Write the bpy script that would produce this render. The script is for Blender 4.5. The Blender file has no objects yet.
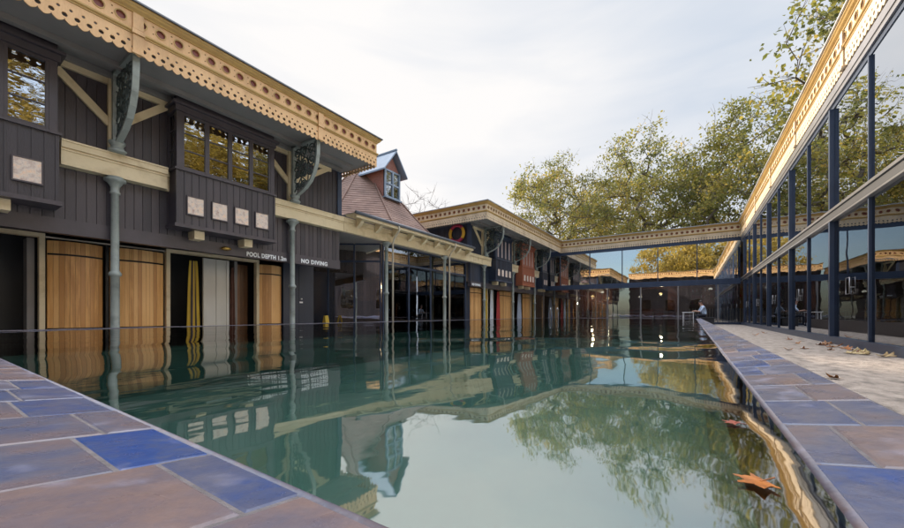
import bpy, math, random
from mathutils import Vector, Matrix, noise
from mathutils.geometry import tessellate_polygon
random.seed(7)
S = bpy.context.scene
COL = S.collection
PI = math.pi
# ------------------------------------------------------------------ camera
cam_d = bpy.data.cameras.new('camera'); cam = bpy.data.objects.new('camera', cam_d); COL.objects.link(cam)
cam.location = (0, 0, 0.60); cam.rotation_euler = (PI/2, 0, math.radians(33.42))
cam_d.sensor_width = 36; cam_d.lens = 36*364.3/904; cam_d.shift_y = (314.4-264)/904
cam_d.clip_start = 0.02; cam_d.clip_end = 2000
S.camera = cam
# ------------------------------------------------------------------ light
SUN_EL, SUN_AZ = math.radians(20), math.radians(-60)      # azimuth clockwise from +Y
W = bpy.data.worlds.new('World'); S.world = W; W.use_nodes = True
nt = W.node_tree; N = nt.nodes; L = nt.links; N.clear()
def wn(t, **k):
    n = N.new(t)
    for a, b in k.items(): setattr(n, a, b)
    return n
out = wn('ShaderNodeOutputWorld'); bg = wn('ShaderNodeBackground'); bg.inputs[1].default_value = 0.1
sky = wn('ShaderNodeTexSky', sky_type='NISHITA'); sky.sun_disc = False
sky.sun_elevation = SUN_EL; sky.sun_rotation = SUN_AZ % (2*PI); sky.air_density = 1.0; sky.dust_density = 1.5; sky.ozone_density = 1.5
geo = wn('ShaderNodeTexCoord'); sep = wn('ShaderNodeSeparateXYZ'); L.new(geo.outputs['Generated'], sep.inputs[0])
mp = wn('ShaderNodeMapping'); mp.inputs['Scale'].default_value = (1.3, 1.0, 5.0); mp.inputs['Rotation'].default_value = (0.12, -0.1, 0.5)
L.new(geo.outputs['Generated'], mp.inputs[0])
n1 = wn('ShaderNodeTexNoise'); n1.inputs['Scale'].default_value = 1.7; n1.inputs['Detail'].default_value = 5; n1.inputs['Roughness'].default_value = 0.5; n1.inputs['Distortion'].default_value = 0.5
L.new(mp.outputs[0], n1.inputs['Vector'])
def math_(op, a, b=None, c=None, clamp=False):
    m = wn('ShaderNodeMath', operation=op); m.use_clamp = clamp
    for i, v in enumerate((a, b, c)):
        if v is None: continue
        if isinstance(v, (int, float)): m.inputs[i].default_value = v
        else: L.new(v, m.inputs[i])
    return m.outputs[0]
def dot_(v):
    d = wn('ShaderNodeVectorMath', operation='DOT_PRODUCT'); L.new(geo.outputs['Generated'], d.inputs[0]); d.inputs[1].default_value = v
    return d.outputs['Value']
sdir = (math.sin(SUN_AZ)*math.cos(SUN_EL), math.cos(SUN_AZ)*math.cos(SUN_EL), math.sin(SUN_EL))
ds = dot_(sdir)                                            # 1 towards the veiled sun
front = dot_((-0.30, 0.95, 0.0))
bank = math_('MULTIPLY_ADD', front, 0.75, 0.62)            # cloud thick ahead, open sky behind the camera
bank = math_('ADD', bank, math_('MULTIPLY', sep.outputs['Z'], 0.45))
mask = math_('ADD', bank, math_('MULTIPLY', math_('SUBTRACT', n1.outputs['Fac'], 0.5), 1.5))
mask = math_('MULTIPLY', mask, 1.0, clamp=True)
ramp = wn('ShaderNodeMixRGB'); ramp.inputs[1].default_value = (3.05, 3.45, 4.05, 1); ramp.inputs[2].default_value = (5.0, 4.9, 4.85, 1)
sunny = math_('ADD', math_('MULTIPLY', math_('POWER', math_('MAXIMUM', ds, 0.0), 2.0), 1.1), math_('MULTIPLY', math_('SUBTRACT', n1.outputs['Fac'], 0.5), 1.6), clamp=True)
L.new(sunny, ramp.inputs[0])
zen = math_('MULTIPLY_ADD', math_('MULTIPLY', math_('SUBTRACT', sep.outputs['Z'], 0.70, clamp=True), 2.63, clamp=True), 8.5, 1.0)  # cloud overhead, above the view, boosted to add light on the facades
east = math_('MULTIPLY', math_('SUBTRACT', sep.outputs['X'], 0.36, clamp=True), 2.0, clamp=True)  # added bright bank in the unseen eastern sky, lights the dim doors
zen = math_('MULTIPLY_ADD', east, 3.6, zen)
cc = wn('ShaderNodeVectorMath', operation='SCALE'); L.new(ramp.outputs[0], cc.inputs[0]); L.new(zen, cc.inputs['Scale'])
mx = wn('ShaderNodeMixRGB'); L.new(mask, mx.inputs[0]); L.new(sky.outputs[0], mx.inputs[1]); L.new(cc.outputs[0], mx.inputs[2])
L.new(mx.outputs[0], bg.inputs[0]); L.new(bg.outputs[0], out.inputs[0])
sun_d = bpy.data.lights.new('sun', 'SUN'); sun = bpy.data.objects.new('sun', sun_d); COL.objects.link(sun)
sun_d.energy = 4.2; sun_d.angle = math.radians(3); sun_d.color = (1.0, 0.86, 0.68)
sun.rotation_euler = Vector(sdir).to_track_quat('Z', 'Y').to_euler()
S.view_settings.view_transform = 'Standard'; S.view_settings.look = 'None'; S.view_settings.gamma = 1
S.view_settings.exposure = 1.0; S.view_settings.use_curve_mapping = False
S.cycles.max_bounces = 10; S.cycles.transparent_max_bounces = 24; S.cycles.caustics_reflective = True; S.cycles.sample_clamp_indirect = 3.0
S.cycles.use_denoising = True

# ------------------------------------------------------------------ materials
def new_mat(name):
    m = bpy.data.materials.new(name); m.use_nodes = True
    return m, m.node_tree, m.node_tree.nodes['Principled BSDF']
def mat(name, c1, c2=None, rough=0.6, scale=6, stretch=(1, 1, 1), rnd=0.0, bump=0.0, metal=0.0, bscale=None, spec=0.5, detail=5, c3=None, coat=0.0):
    m, t, b = new_mat(name); nn = t.nodes; ll = t.links
    b.inputs['Roughness'].default_value = rough; b.inputs['Metallic'].default_value = metal
    b.inputs['Specular IOR Level'].default_value = spec; b.inputs['Coat Weight'].default_value = coat
    c2 = c2 or tuple(x*0.7 for x in c1)
    tc = nn.new('ShaderNodeTexCoord'); mpp = nn.new('ShaderNodeMapping'); mpp.inputs['Scale'].default_value = stretch
    ll.new(tc.outputs['Object'], mpp.inputs[0])
    no = nn.new('ShaderNodeTexNoise'); no.inputs['Scale'].default_value = scale; no.inputs['Detail'].default_value = detail; no.inputs['Roughness'].default_value = 0.6
    at = nn.new('ShaderNodeAttribute'); at.attribute_name = 'rnd'
    if rnd:
        off = nn.new('ShaderNodeVectorMath'); off.operation = 'SCALE'; off.inputs['Scale'].default_value = 37.0
        ll.new(at.outputs['Vector'], off.inputs[0])
        ad = nn.new('ShaderNodeVectorMath'); ad.operation = 'ADD'; ll.new(mpp.outputs[0], ad.inputs[0]); ll.new(off.outputs[0], ad.inputs[1])
        ll.new(ad.outputs[0], no.inputs['Vector'])
    else: ll.new(mpp.outputs[0], no.inputs['Vector'])
    cr = nn.new('ShaderNodeValToRGB'); e = cr.color_ramp.elements
    e[0].position = 0.3; e[0].color = (*c1, 1); e[1].position = 0.7; e[1].color = (*c2, 1)
    if c3: x = cr.color_ramp.elements.new(0.5); x.color = (*c3, 1)
    if rnd:
        ma = nn.new('ShaderNodeMath'); ma.operation = 'MULTIPLY_ADD'; ll.new(at.outputs['Fac'], ma.inputs[0]); ma.inputs[1].default_value = rnd
        sb = nn.new('ShaderNodeMath'); sb.operation = 'SUBTRACT'; ll.new(no.outputs['Fac'], sb.inputs[0]); sb.inputs[1].default_value = rnd*0.5
        ll.new(sb.outputs[0], ma.inputs[2]); ll.new(ma.outputs[0], cr.inputs[0])
    else: ll.new(no.outputs['Fac'], cr.inputs[0])
    ll.new(cr.outputs[0], b.inputs['Base Color'])
    if bump:
        n2 = nn.new('ShaderNodeTexNoise'); n2.inputs['Scale'].default_value = bscale or scale*4; n2.inputs['Detail'].default_value = 4
        ll.new(mpp.outputs[0], n2.inputs['Vector'])
        bm_ = nn.new('ShaderNodeBump'); bm_.inputs['Strength'].default_value = bump; bm_.inputs['Distance'].default_value = 0.02
        ll.new(n2.outputs['Fac'], bm_.inputs['Height']); ll.new(bm_.outputs[0], b.inputs['Normal'])
    return m
M = {}
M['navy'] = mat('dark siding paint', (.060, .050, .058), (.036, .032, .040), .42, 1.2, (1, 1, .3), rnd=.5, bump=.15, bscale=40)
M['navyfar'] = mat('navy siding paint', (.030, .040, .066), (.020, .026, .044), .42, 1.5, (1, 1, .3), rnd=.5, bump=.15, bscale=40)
M['trimdark'] = mat('dark trim paint', (.072, .060, .070), (.052, .045, .052), .4, 3, bump=.1)
M['terracotta'] = mat('terracotta paint', (.40, .13, .065), (.30, .095, .05), .45, 2, (1, 1, .3), rnd=.4)
M['cream'] = mat('cream paint', (.66, .53, .32), (.52, .40, .23), .5, 2.5, (1, 1, 1), bump=.1, c3=(.70, .57, .36))
M['fascia'] = mat('golden cream fretwork paint', (.52, .31, .14), (.78, .49, .24), .55, 3.0, (1, 1, .4), bump=.3, bscale=30, c3=(.72, .44, .21), detail=8)
M['fasciafar'] = mat('pale cream fretwork paint', (.50, .37, .24), (.72, .56, .38), .55, 3.0, (1, 1, .4), bump=.3, bscale=30, detail=8, c3=(.66, .51, .34))
M['goldtrim'] = mat('ochre moulding paint', (.52, .33, .10), (.40, .24, .07), .45, 2, bump=.1)
M['rosette'] = mat('oxide red paint', (.24, .055, .035), (.17, .045, .03), .5, 4)
M['lead'] = mat('lead grey sheet', (.16, .17, .19), (.11, .115, .13), .45, 1.5, metal=.3)
M['leadblue'] = mat('pale blue grey lead', (.30, .36, .44), (.22, .27, .34), .35, 2, metal=.3)
M['tilehung'] = mat('pink hung tiles', (.36, .16, .12), (.24, .10, .075), .7, 14)
M['paleflash'] = mat('pale zinc flashing', (.58, .60, .64), (.46, .48, .53), .4, 2, metal=.3)
M['soffit'] = mat('grey brown soffit paint', (.26, .235, .215), (.20, .185, .17), .55, 1.2, bump=.1)
M['iron'] = mat('grey green painted iron', (.25, .275, .245), (.17, .19, .17), .45, 3, bump=.15, c3=(.28, .305, .275))
M['irondark'] = mat('verdigris scroll iron', (.085, .11, .10), (.05, .065, .06), .5, 6, bump=.2)
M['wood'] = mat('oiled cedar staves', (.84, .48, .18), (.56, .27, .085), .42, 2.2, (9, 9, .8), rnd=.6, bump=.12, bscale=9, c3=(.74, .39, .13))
M['wooddark'] = mat('dark timber panel', (.30, .14, .055), (.16, .075, .03), .45, 2.2, (8, 8, .8), rnd=.5)  # darker brown than the cedar staves
M['hoop'] = mat('dark steel strap', (.03, .028, .027), (.02, .02, .02), .4, 5, metal=.6)
M['black'] = mat('black cabin lining', (.012, .012, .014), (.008, .008, .010), .5, 3)
M['cabin'] = mat('pale painted cabin door', (.66, .63, .55), (.56, .53, .46), .5, 2, (1, 1, .3))
M['frame'] = mat('slate blue window steel', (.045, .066, .115), (.034, .05, .09), .35, 2, metal=.2)
M['silver'] = mat('anodised frame edge', (.34, .33, .34), (.27, .26, .27), .3, 2, metal=.7)
M['steel'] = mat('polished steel', (.6, .6, .6), (.5, .5, .5), .18, 3, metal=1)
M['roof'] = None
M['plaque'] = mat('marbled pink stone plaque', (.84, .56, .36), (.42, .26, .20), .45, 12, c3=(.66, .56, .48), bump=.3, bscale=30)
M['white'] = mat('white lettering paint', (.82, .82, .82), (.76, .76, .76), .5, 3)
M['yellow'] = mat('yellow cotton', (.62, .42, .05), (.50, .33, .04), .8, 6, (1, 1, .3))
M['brown'] = mat('brown cotton', (.16, .07, .045), (.10, .045, .03), .8, 6)
M['red'] = mat('red cotton', (.45, .05, .04), (.34, .04, .035), .8, 6)
M['greycloth'] = mat('pale blue grey cotton', (.42, .46, .54), (.34, .38, .46), .8, 6)
M['whitecloth'] = mat('white cotton', (.70, .72, .76), (.6, .62, .66), .8, 6)
M['ringpink'] = mat('magenta ring', (.46, .04, .09), (.38, .03, .08), .4, 6)
M['ringyellow'] = mat('yellow ring', (.75, .42, .03), (.66, .36, .03), .4, 6)
M['gold'] = mat('brass', (.75, .5, .14), (.65, .4, .1), .25, 4, metal=.9)
M['brick'] = mat('dark red brick wall', (.16, .06, .045), (.09, .04, .035), .8, 8, rnd=0)
M['interior'] = mat('brown interior wall', (.30, .20, .14), (.19, .13, .10), .6, 1.2)
M['floorin'] = mat('pink grey terrazzo floor', (.50, .44, .42), (.42, .37, .36), .35, 5)
M['oak'] = mat('pale oak', (.40, .25, .12), (.30, .18, .08), .5, 3, (1, 6, 1))
M['tablegrey'] = mat('grey blue table laminate', (.30, .34, .40), (.25, .29, .35), .3, 3)
M['legpale'] = mat('pale timber legs', (.62, .54, .42), (.5, .43, .33), .5, 4)
M['chairdark'] = mat('dark chair paint', (.035, .035, .04), (.025, .025, .03), .5, 4)
M['skin'] = mat('skin', (.50, .28, .20), (.44, .24, .17), .5, 8)
M['hair'] = mat('dark hair', (.04, .025, .018), (.03, .02, .015), .6, 20)
M['shirt'] = mat('pale blue shirt', (.52, .62, .76), (.44, .54, .70), .8, 8)
M['trousers'] = mat('dark trousers', (.02, .024, .04), (.015, .018, .03), .8, 8)
M['bark'] = mat('plane tree bark', (.17, .13, .09), (.09, .07, .05), .85, 3, (1, 1, .4), bump=.4)
M['barkgrey'] = mat('bare twig bark', (.20, .16, .14), (.13, .10, .09), .85, 3)
M['deadleaf'] = mat('fallen leaf', (.42, .15, .04), (.20, .07, .025), .6, 30, c3=(.34, .16, .05), rnd=.6)
M['straw'] = mat('pale dry leaf', (.50, .38, .18), (.32, .21, .09), .6, 30, rnd=.5)
M['orangeleaf'] = mat('orange leaf', (.50, .17, .03), (.16, .055, .015), .35, 45, c3=(.38, .12, .022), detail=8)
M['darkredleaf'] = mat('dark red leaf', (.30, .06, .03), (.18, .04, .02), .5, 40)
M['bluetilefloor'] = mat('pool lining', (.24, .33, .285), (.17, .26, .23), .5, .8)
M['ground'] = mat('earth and paving', (.20, .17, .14), (.14, .12, .10), .9, .5, bump=.3)
M['deck'] = mat('grey stone deck', (.30, .27, .26), (.22, .20, .20), .7, 2, bump=.2)
M['grout'] = mat('grey grout', (.17, .145, .145), (.09, .08, .08), .8, 30, bump=.3)
# pink stone path with fine mottling
M['path'] = mat('pinkish resin gravel path', (.12, .10, .085), (.42, .35, .295), .85, 8, (1, .6, 1), bump=1.0, bscale=45, c3=(.31, .255, .215), detail=12)
# glazed handmade tiles: tint comes from each tile's own random number
def tile_mat():
    m, t, b = new_mat('glazed handmade tiles'); nn = t.nodes; ll = t.links
    at = nn.new('ShaderNodeAttribute'); at.attribute_name = 'rnd'
    tc = nn.new('ShaderNodeTexCoord')
    ad = nn.new('ShaderNodeVectorMath'); ad.operation = 'MULTIPLY_ADD'; ad.inputs[1].default_value = (31, 17, 9)
    ll.new(at.outputs['Vector'], ad.inputs[0]); ll.new(tc.outputs['Object'], ad.inputs[2])
    no = nn.new('ShaderNodeTexNoise'); no.inputs['Scale'].default_value = 7; no.inputs['Detail'].default_value = 11; no.inputs['Roughness'].default_value = .68; no.inputs['Distortion'].default_value = .15
    mpq = nn.new('ShaderNodeMapping'); mpq.inputs['Scale'].default_value = (1.3, 1, 1); mpq.inputs['Rotation'].default_value = (0, 0, .4)
    ll.new(ad.outputs[0], mpq.inputs[0]); ll.new(mpq.outputs[0], no.inputs['Vector'])
    a = nn.new('ShaderNodeMath'); a.operation = 'MULTIPLY_ADD'; a.inputs[1].default_value = .8
    ll.new(at.outputs['Fac'], a.inputs[0])
    s = nn.new('ShaderNodeMath'); s.operation = 'MULTIPLY_ADD'; s.inputs[1].default_value = 1.1; s.inputs[2].default_value = -.43; ll.new(no.outputs['Fac'], s.inputs[0]); ll.new(s.outputs[0], a.inputs[2])
    cr = nn.new('ShaderNodeValToRGB'); e = cr.color_ramp.elements
    e[0].position = 0; e[0].color = (.012, .045, .19, 1); e[1].position = 1; e[1].color = (.23, .145, .115, 1)
    for p, c in ((.14, (.02, .055, .19)), (.28, (.06, .075, .145)), (.46, (.10, .098, .135)), (.66, (.145, .108, .115)), (.86, (.20, .13, .11))):
        x = e.new(p); x.color = (*c, 1)
    ll.new(a.outputs[0], cr.inputs[0])
    # milky glaze bloom in patches with shapes of their own
    n3 = nn.new('ShaderNodeTexNoise'); n3.inputs['Scale'].default_value = 8; n3.inputs['Detail'].default_value = 6; n3.inputs['Distortion'].default_value = .4; ll.new(ad.outputs[0], n3.inputs['Vector'])
    c3 = nn.new('ShaderNodeValToRGB'); c3.color_ramp.elements[0].position = .59; c3.color_ramp.elements[1].position = .72; c3.color_ramp.elements[1].color = (.5, .5, .5, 1)
    ll.new(n3.outputs['Fac'], c3.inputs[0])
    mm = nn.new('ShaderNodeMixRGB'); mm.inputs[2].default_value = (.30, .29, .38, 1); ll.new(c3.outputs[0], mm.inputs[0]); ll.new(cr.outputs[0], mm.inputs[1])
    ll.new(mm.outputs[0], b.inputs['Base Color'])
    rr = nn.new('ShaderNodeMapRange'); rr.inputs['To Min'].default_value = .14; rr.inputs['To Max'].default_value = .46
    ll.new(n3.outputs['Fac'], rr.inputs['Value']); ll.new(rr.outputs[0], b.inputs['Roughness'])
    n2 = nn.new('ShaderNodeTexNoise'); n2.inputs['Scale'].default_value = 22; n2.inputs['Detail'].default_value = 9; ll.new(ad.outputs[0], n2.inputs['Vector'])
    bm_ = nn.new('ShaderNodeBump'); bm_.inputs['Strength'].default_value = .35; bm_.inputs['Distance'].default_value = .01
    ll.new(n2.outputs['Fac'], bm_.inputs['Height']); ll.new(bm_.outputs[0], b.inputs['Normal'])
    return m
M['tile'] = tile_mat()
def roof_mat():
    m, t, b = new_mat('old clay roof tiles'); nn = t.nodes; ll = t.links
    at = nn.new('ShaderNodeAttribute'); at.attribute_name = 'rnd'
    cr = nn.new('ShaderNodeValToRGB'); e = cr.color_ramp.elements
    e[0].color = (.13, .075, .055, 1); e[1].color = (.30, .19, .14, 1); x = e.new(.5); x.color = (.21, .125, .095, 1)
    no = nn.new('ShaderNodeTexNoise'); no.inputs['Scale'].default_value = 1.3; no.inputs['Detail'].default_value = 6
    tc = nn.new('ShaderNodeTexCoord'); ll.new(tc.outputs['Object'], no.inputs['Vector'])
    a = nn.new('ShaderNodeMath'); a.operation = 'MULTIPLY_ADD'; a.inputs[1].default_value = .25; ll.new(at.outputs['Fac'], a.inputs[0])
    s = nn.new('ShaderNodeMath'); s.operation = 'MULTIPLY_ADD'; s.inputs[1].default_value = 1.5; s.inputs[2].default_value = -.38; ll.new(no.outputs['Fac'], s.inputs[0]); ll.new(s.outputs[0], a.inputs[2])
    ll.new(a.outputs[0], cr.inputs[0]); ll.new(cr.outputs[0], b.inputs['Base Color']); b.inputs['Roughness'].default_value = .8
    return m
M['roof'] = roof_mat()
def glass_mat(name, tint, ior, wav, rough=0.0, wscale=1.6, base=0.0):
    m, t, b = new_mat(name); nn = t.nodes; ll = t.links; nn.remove(b)
    o = nn['Material Output']; tr = nn.new('ShaderNodeBsdfTransparent'); tr.inputs[0].default_value = (*tint, 1)
    gl = nn.new('ShaderNodeBsdfGlossy'); gl.inputs['Roughness'].default_value = rough; gl.inputs[0].default_value = (.95, .97, 1, 1)
    fr = nn.new('ShaderNodeFresnel'); fr.inputs[0].default_value = ior
    fa = nn.new('ShaderNodeMath'); fa.operation = 'MULTIPLY_ADD'; fa.inputs[1].default_value = 1-base; fa.inputs[2].default_value = base; ll.new(fr.outputs[0], fa.inputs[0])
    mi = nn.new('ShaderNodeMixShader'); ll.new(fa.outputs[0], mi.inputs[0]); ll.new(tr.outputs[0], mi.inputs[1]); ll.new(gl.outputs[0], mi.inputs[2])
    tc = nn.new('ShaderNodeTexCoord'); mpp = nn.new('ShaderNodeMapping'); mpp.inputs['Scale'].default_value = (1, .6, 1.6); ll.new(tc.outputs['Object'], mpp.inputs[0])
    no = nn.new('ShaderNodeTexNoise'); no.inputs['Scale'].default_value = wscale; no.inputs['Detail'].default_value = 1.5; ll.new(mpp.outputs[0], no.inputs['Vector'])
    bm_ = nn.new('ShaderNodeBump'); bm_.inputs['Strength'].default_value = 1; bm_.inputs['Distance'].default_value = wav; ll.new(no.outputs['Fac'], bm_.inputs['Height'])
    ll.new(bm_.outputs[0], gl.inputs['Normal']); ll.new(mi.outputs[0], o.inputs['Surface'])
    return m
M['glass'] = glass_mat('coated facade glass', (.68, .72, .74), 2.0, .0012, base=.16)
M['glassup'] = glass_mat('mirror coated upper glass', (.5, .54, .56), 2.0, .0025, base=.62)
M['glassfar'] = glass_mat('mirror coated far glass', (.45, .5, .52), 2.0, .0009, base=.68)
M['glassflat'] = glass_mat('flat shopfront glass', (.86, .88, .88), 1.5, .0006, base=.10)
M['glassold'] = glass_mat('old window glass', (.45, .48, .50), 2.0, .004, wscale=4, base=.22)
def water_mat():
    m, t, b = new_mat('still pool water'); nn = t.nodes; ll = t.links; nn.remove(b)
    o = nn['Material Output']; tr = nn.new('ShaderNodeBsdfTransparent'); tr.inputs[0].default_value = (.64, .83, .77, 1)
    gl = nn.new('ShaderNodeBsdfGlossy'); gl.inputs['Roughness'].default_value = 0.03
    fr = nn.new('ShaderNodeFresnel'); fr.inputs[0].default_value = 1.36
    fa = nn.new('ShaderNodeMath'); fa.operation = 'MULTIPLY_ADD'; fa.inputs[1].default_value = .55; fa.inputs[2].default_value = .45; ll.new(fr.outputs[0], fa.inputs[0])
    mi = nn.new('ShaderNodeMixShader'); ll.new(fa.outputs[0], mi.inputs[0]); ll.new(tr.outputs[0], mi.inputs[1]); ll.new(gl.outputs[0], mi.inputs[2])
    tc = nn.new('ShaderNodeTexCoord')
    mp1 = nn.new('ShaderNodeMapping'); mp1.inputs['Rotation'].default_value = (0, 0, .35); mp1.inputs['Scale'].default_value = (1.0, .62, 1); ll.new(tc.outputs['Object'], mp1.inputs[0])
    a = nn.new('ShaderNodeTexNoise'); a.inputs['Scale'].default_value = 1.15; a.inputs['Detail'].default_value = 1.2; a.inputs['Distortion'].default_value = .35; ll.new(mp1.outputs[0], a.inputs['Vector'])
    c = nn.new('ShaderNodeTexNoise'); c.inputs['Scale'].default_value = 5.5; c.inputs['Detail'].default_value = 2; ll.new(mp1.outputs[0], c.inputs['Vector'])
    s = nn.new('ShaderNodeMath'); s.operation = 'MULTIPLY_ADD'; ll.new(c.outputs['Fac'], s.inputs[0]); s.inputs[1].default_value = .036; ll.new(a.outputs['Fac'], s.inputs[2])
    c2 = nn.new('ShaderNodeTexNoise'); c2.inputs['Scale'].default_value = 15; c2.inputs['Detail'].default_value = 2; ll.new(mp1.outputs[0], c2.inputs['Vector'])
    s2 = nn.new('ShaderNodeMath'); s2.operation = 'MULTIPLY_ADD'; ll.new(c2.outputs['Fac'], s2.inputs[0]); s2.inputs[1].default_value = .010; ll.new(s.outputs[0], s2.inputs[2]); s = s2
    bm_ = nn.new('ShaderNodeBump'); bm_.inputs['Strength'].default_value = 1; bm_.inputs['Distance'].default_value = .034; ll.new(s.outputs[0], bm_.inputs['Height'])
    ll.new(bm_.outputs[0], gl.inputs['Normal']); ll.new(bm_.outputs[0], fr.inputs['Normal']); ll.new(mi.outputs[0], o.inputs['Surface'])
    return m
M['water'] = water_mat()
def leaf_mat(name, cols):
    m, t, b = new_mat(name); nn = t.nodes; ll = t.links
    at = nn.new('ShaderNodeAttribute'); at.attribute_name = 'rnd'
    cr = nn.new('ShaderNodeValToRGB'); e = cr.color_ramp.elements
    e[0].color = (*cols[0], 1); e[1].color = (*cols[-1], 1)
    for i, c in enumerate(cols[1:-1]): x = e.new((i+1)/(len(cols)-1)); x.color = (*c, 1)
    ll.new(at.outputs['Fac'], cr.inputs[0]); ll.new(cr.outputs[0], b.inputs['Base Color']); b.inputs['Roughness'].default_value = .55
    tl = nn.new('ShaderNodeBsdfTranslucent'); sc = nn.new('ShaderNodeVectorMath'); sc.operation = 'SCALE'; sc.inputs['Scale'].default_value = 1.5
    ll.new(cr.outputs[0], sc.inputs[0]); ll.new(sc.outputs[0], tl.inputs[0])
    mi = nn.new('ShaderNodeMixShader'); mi.inputs[0].default_value = .45; ll.new(b.outputs[0], mi.inputs[1]); ll.new(tl.outputs[0], mi.inputs[2])
    ll.new(mi.outputs[0], nn['Material Output'].inputs['Surface'])
    return m
M['leaf'] = leaf_mat('plane foliage turning', [(.055, .066, .018), (.125, .13, .03), (.22, .195, .04), (.38, .26, .05)])
M['leafgold'] = leaf_mat('golden foliage', [(.16, .13, .03), (.34, .25, .045), (.48, .33, .06)])
def emis(name, col, st):
    m, t, b = new_mat(name); b.inputs['Base Color'].default_value = (*col, 1); b.inputs['Emission Color'].default_value = (*col, 1); b.inputs['Emission Strength'].default_value = st
    return m
M['exit'] = emis('green exit sign', (.10, .9, .12), 1.6)
M['bulb'] = emis('warm lamp', (1, .66, .28), 1.2)
M['bulbwhite'] = emis('white lamp shade', (1, .9, .72), .6)

# ------------------------------------------------------------------ mesh helper
class MB:
    def __init__(s): s.v = []; s.f = []; s.mi = []; s.r = []; s.sm = []
    def add(s, vs, fs, mi=0, r=0.5, sm=False):
        o = len(s.v); s.v += [tuple(v) for v in vs]
        for f in fs: s.f.append([i+o for i in f]); s.mi.append(mi); s.r.append(r); s.sm.append(sm)
    def box(s, x0, x1, y0, y1, z0, z1, mi=0, r=None):
        if x0 > x1: x0, x1 = x1, x0
        if y0 > y1: y0, y1 = y1, y0
        s.add([(x0,y0,z0),(x1,y0,z0),(x1,y1,z0),(x0,y1,z0),(x0,y0,z1),(x1,y0,z1),(x1,y1,z1),(x0,y1,z1)],
              [(0,3,2,1),(4,5,6,7),(0,1,5,4),(1,2,6,5),(2,3,7,6),(3,0,4,7)], mi, random.random() if r is None else r)
        return s
    def bar(s, a, b, w, h, up=(0,0,1), mi=0, r=.5):
        a = Vector(a); b = Vector(b); d = (b-a).normalized(); u = Vector(up)
        x = d.cross(u)
        if x.length < 1e-4: x = d.cross(Vector((1,0,0)))
        x.normalize(); u = x.cross(d).normalized(); x *= w/2; u *= h/2
        vs = [p + q for p in (a, b) for q in (-x-u, x-u, x+u, -x+u)]
        s.add(vs, [(0,1,2,3),(7,6,5,4),(0,4,5,1),(1,5,6,2),(2,6,7,3),(3,7,4,0)], mi, r); return s
    def tube(s, pts, rad, n=8, mi=0, r=.5, cap=True):
        pts = [Vector(p) for p in pts]; k = len(pts)
        if not isinstance(rad, (list, tuple)): rad = [rad]*k
        vs = []; px = None
        for i, p in enumerate(pts):
            d = (pts[min(i+1, k-1)] - pts[max(i-1, 0)]).normalized()
            x = d.orthogonal() if px is None else (px - d*px.dot(d))
            if x.length < 1e-5: x = d.orthogonal()
            x.normalize(); px = x; y = d.cross(x)
            for j in range(n):
                a = 2*PI*j/n; vs.append(p + (x*math.cos(a)+y*math.sin(a))*rad[i])
        fs = [(i*n+j, i*n+(j+1)%n, (i+1)*n+(j+1)%n, (i+1)*n+j) for i in range(k-1) for j in range(n)]
        if cap: fs += [tuple(reversed(range(n))), tuple(range((k-1)*n, k*n))]
        s.add(vs, fs, mi, r, True); return s
    def lathe(s, c, prof, n=16, mi=0, r=.5, axis='z'):
        c = Vector(c); vs = []
        for rr, h in prof:
            for j in range(n):
                a = 2*PI*j/n
                if axis == 'z': vs.append(c + Vector((rr*math.cos(a), rr*math.sin(a), h)))
                elif axis == 'y': vs.append(c + Vector((rr*math.cos(a), h, rr*math.sin(a))))
                else: vs.append(c + Vector((h, rr*math.cos(a), rr*math.sin(a))))
        k = len(prof)
        fs = [(i*n+j, i*n+(j+1)%n, (i+1)*n+(j+1)%n, (i+1)*n+j) for i in range(k-1) for j in range(n)]
        fs += [tuple(reversed(range(n))), tuple(range((k-1)*n, k*n))]
        s.add(vs, fs, mi, r, n > 8); return s
    def prism(s, poly, fn, t0, t1, mi=0, r=.5, holes=()):
        """2-D polygon (with holes) extruded between t0 and t1; fn(a,b,t) gives the 3-D point"""
        loops = [list(poly)] + [list(h) for h in holes]; flat = [p for l in loops for p in l]; n = len(flat)
        tri = tessellate_polygon([[Vector((a, b, 0)) for a, b in l] for l in loops])
        vs = [fn(a, b, t0) for a, b in flat] + [fn(a, b, t1) for a, b in flat]
        fs = [tuple(t) for t in tri] + [tuple(i+n for i in reversed(t)) for t in tri]
        o = 0
        for l in loops:
            m = len(l)
            for i in range(m): fs.append((o+i, o+(i+1) % m, o+(i+1) % m+n, o+i+n))
            o += m
        s.add(vs, fs, mi, r); return s
    def build(s, name, mats, parent=None, smooth=None, loc=None):
        me = bpy.data.meshes.new(name); me.from_pydata(s.v, [], s.f)
        if not isinstance(mats, (list, tuple)): mats = [mats]
        for m in mats: me.materials.append(M[m] if isinstance(m, str) else m)
        me.polygons.foreach_set('material_index', s.mi)
        me.polygons.foreach_set('use_smooth', s.sm if smooth is None else [smooth]*len(s.f))
        at = me.attributes.new('rnd', 'FLOAT', 'FACE'); at.data.foreach_set('value', s.r)
        me.update()
        o = bpy.data.objects.new(name, me); COL.objects.link(o)
        if parent: o.parent = parent; o.matrix_parent_inverse = parent.matrix_world.inverted() if False else Matrix()
        if loc: o.location = loc
        return o
def tag(o, label=None, cat=None, group=None, kind=None):
    if label: o['label'] = label
    if cat: o['category'] = cat
    if group: o['group'] = group
    if kind: o['kind'] = kind
    return o
def thing(name, label, cat, loc=(0, 0, 0), group=None, rz=0):
    o = bpy.data.objects.new(name, None); COL.objects.link(o); o.location = loc; o.rotation_euler = (0, 0, rz); o.empty_display_size = .2
    return tag(o, label, cat, group)
def copy_tree(o, parent=None, **k):
    c = o.copy(); COL.objects.link(c); c.parent = parent
    for ch in list(o.children): copy_tree(ch, c)
    return c
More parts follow.
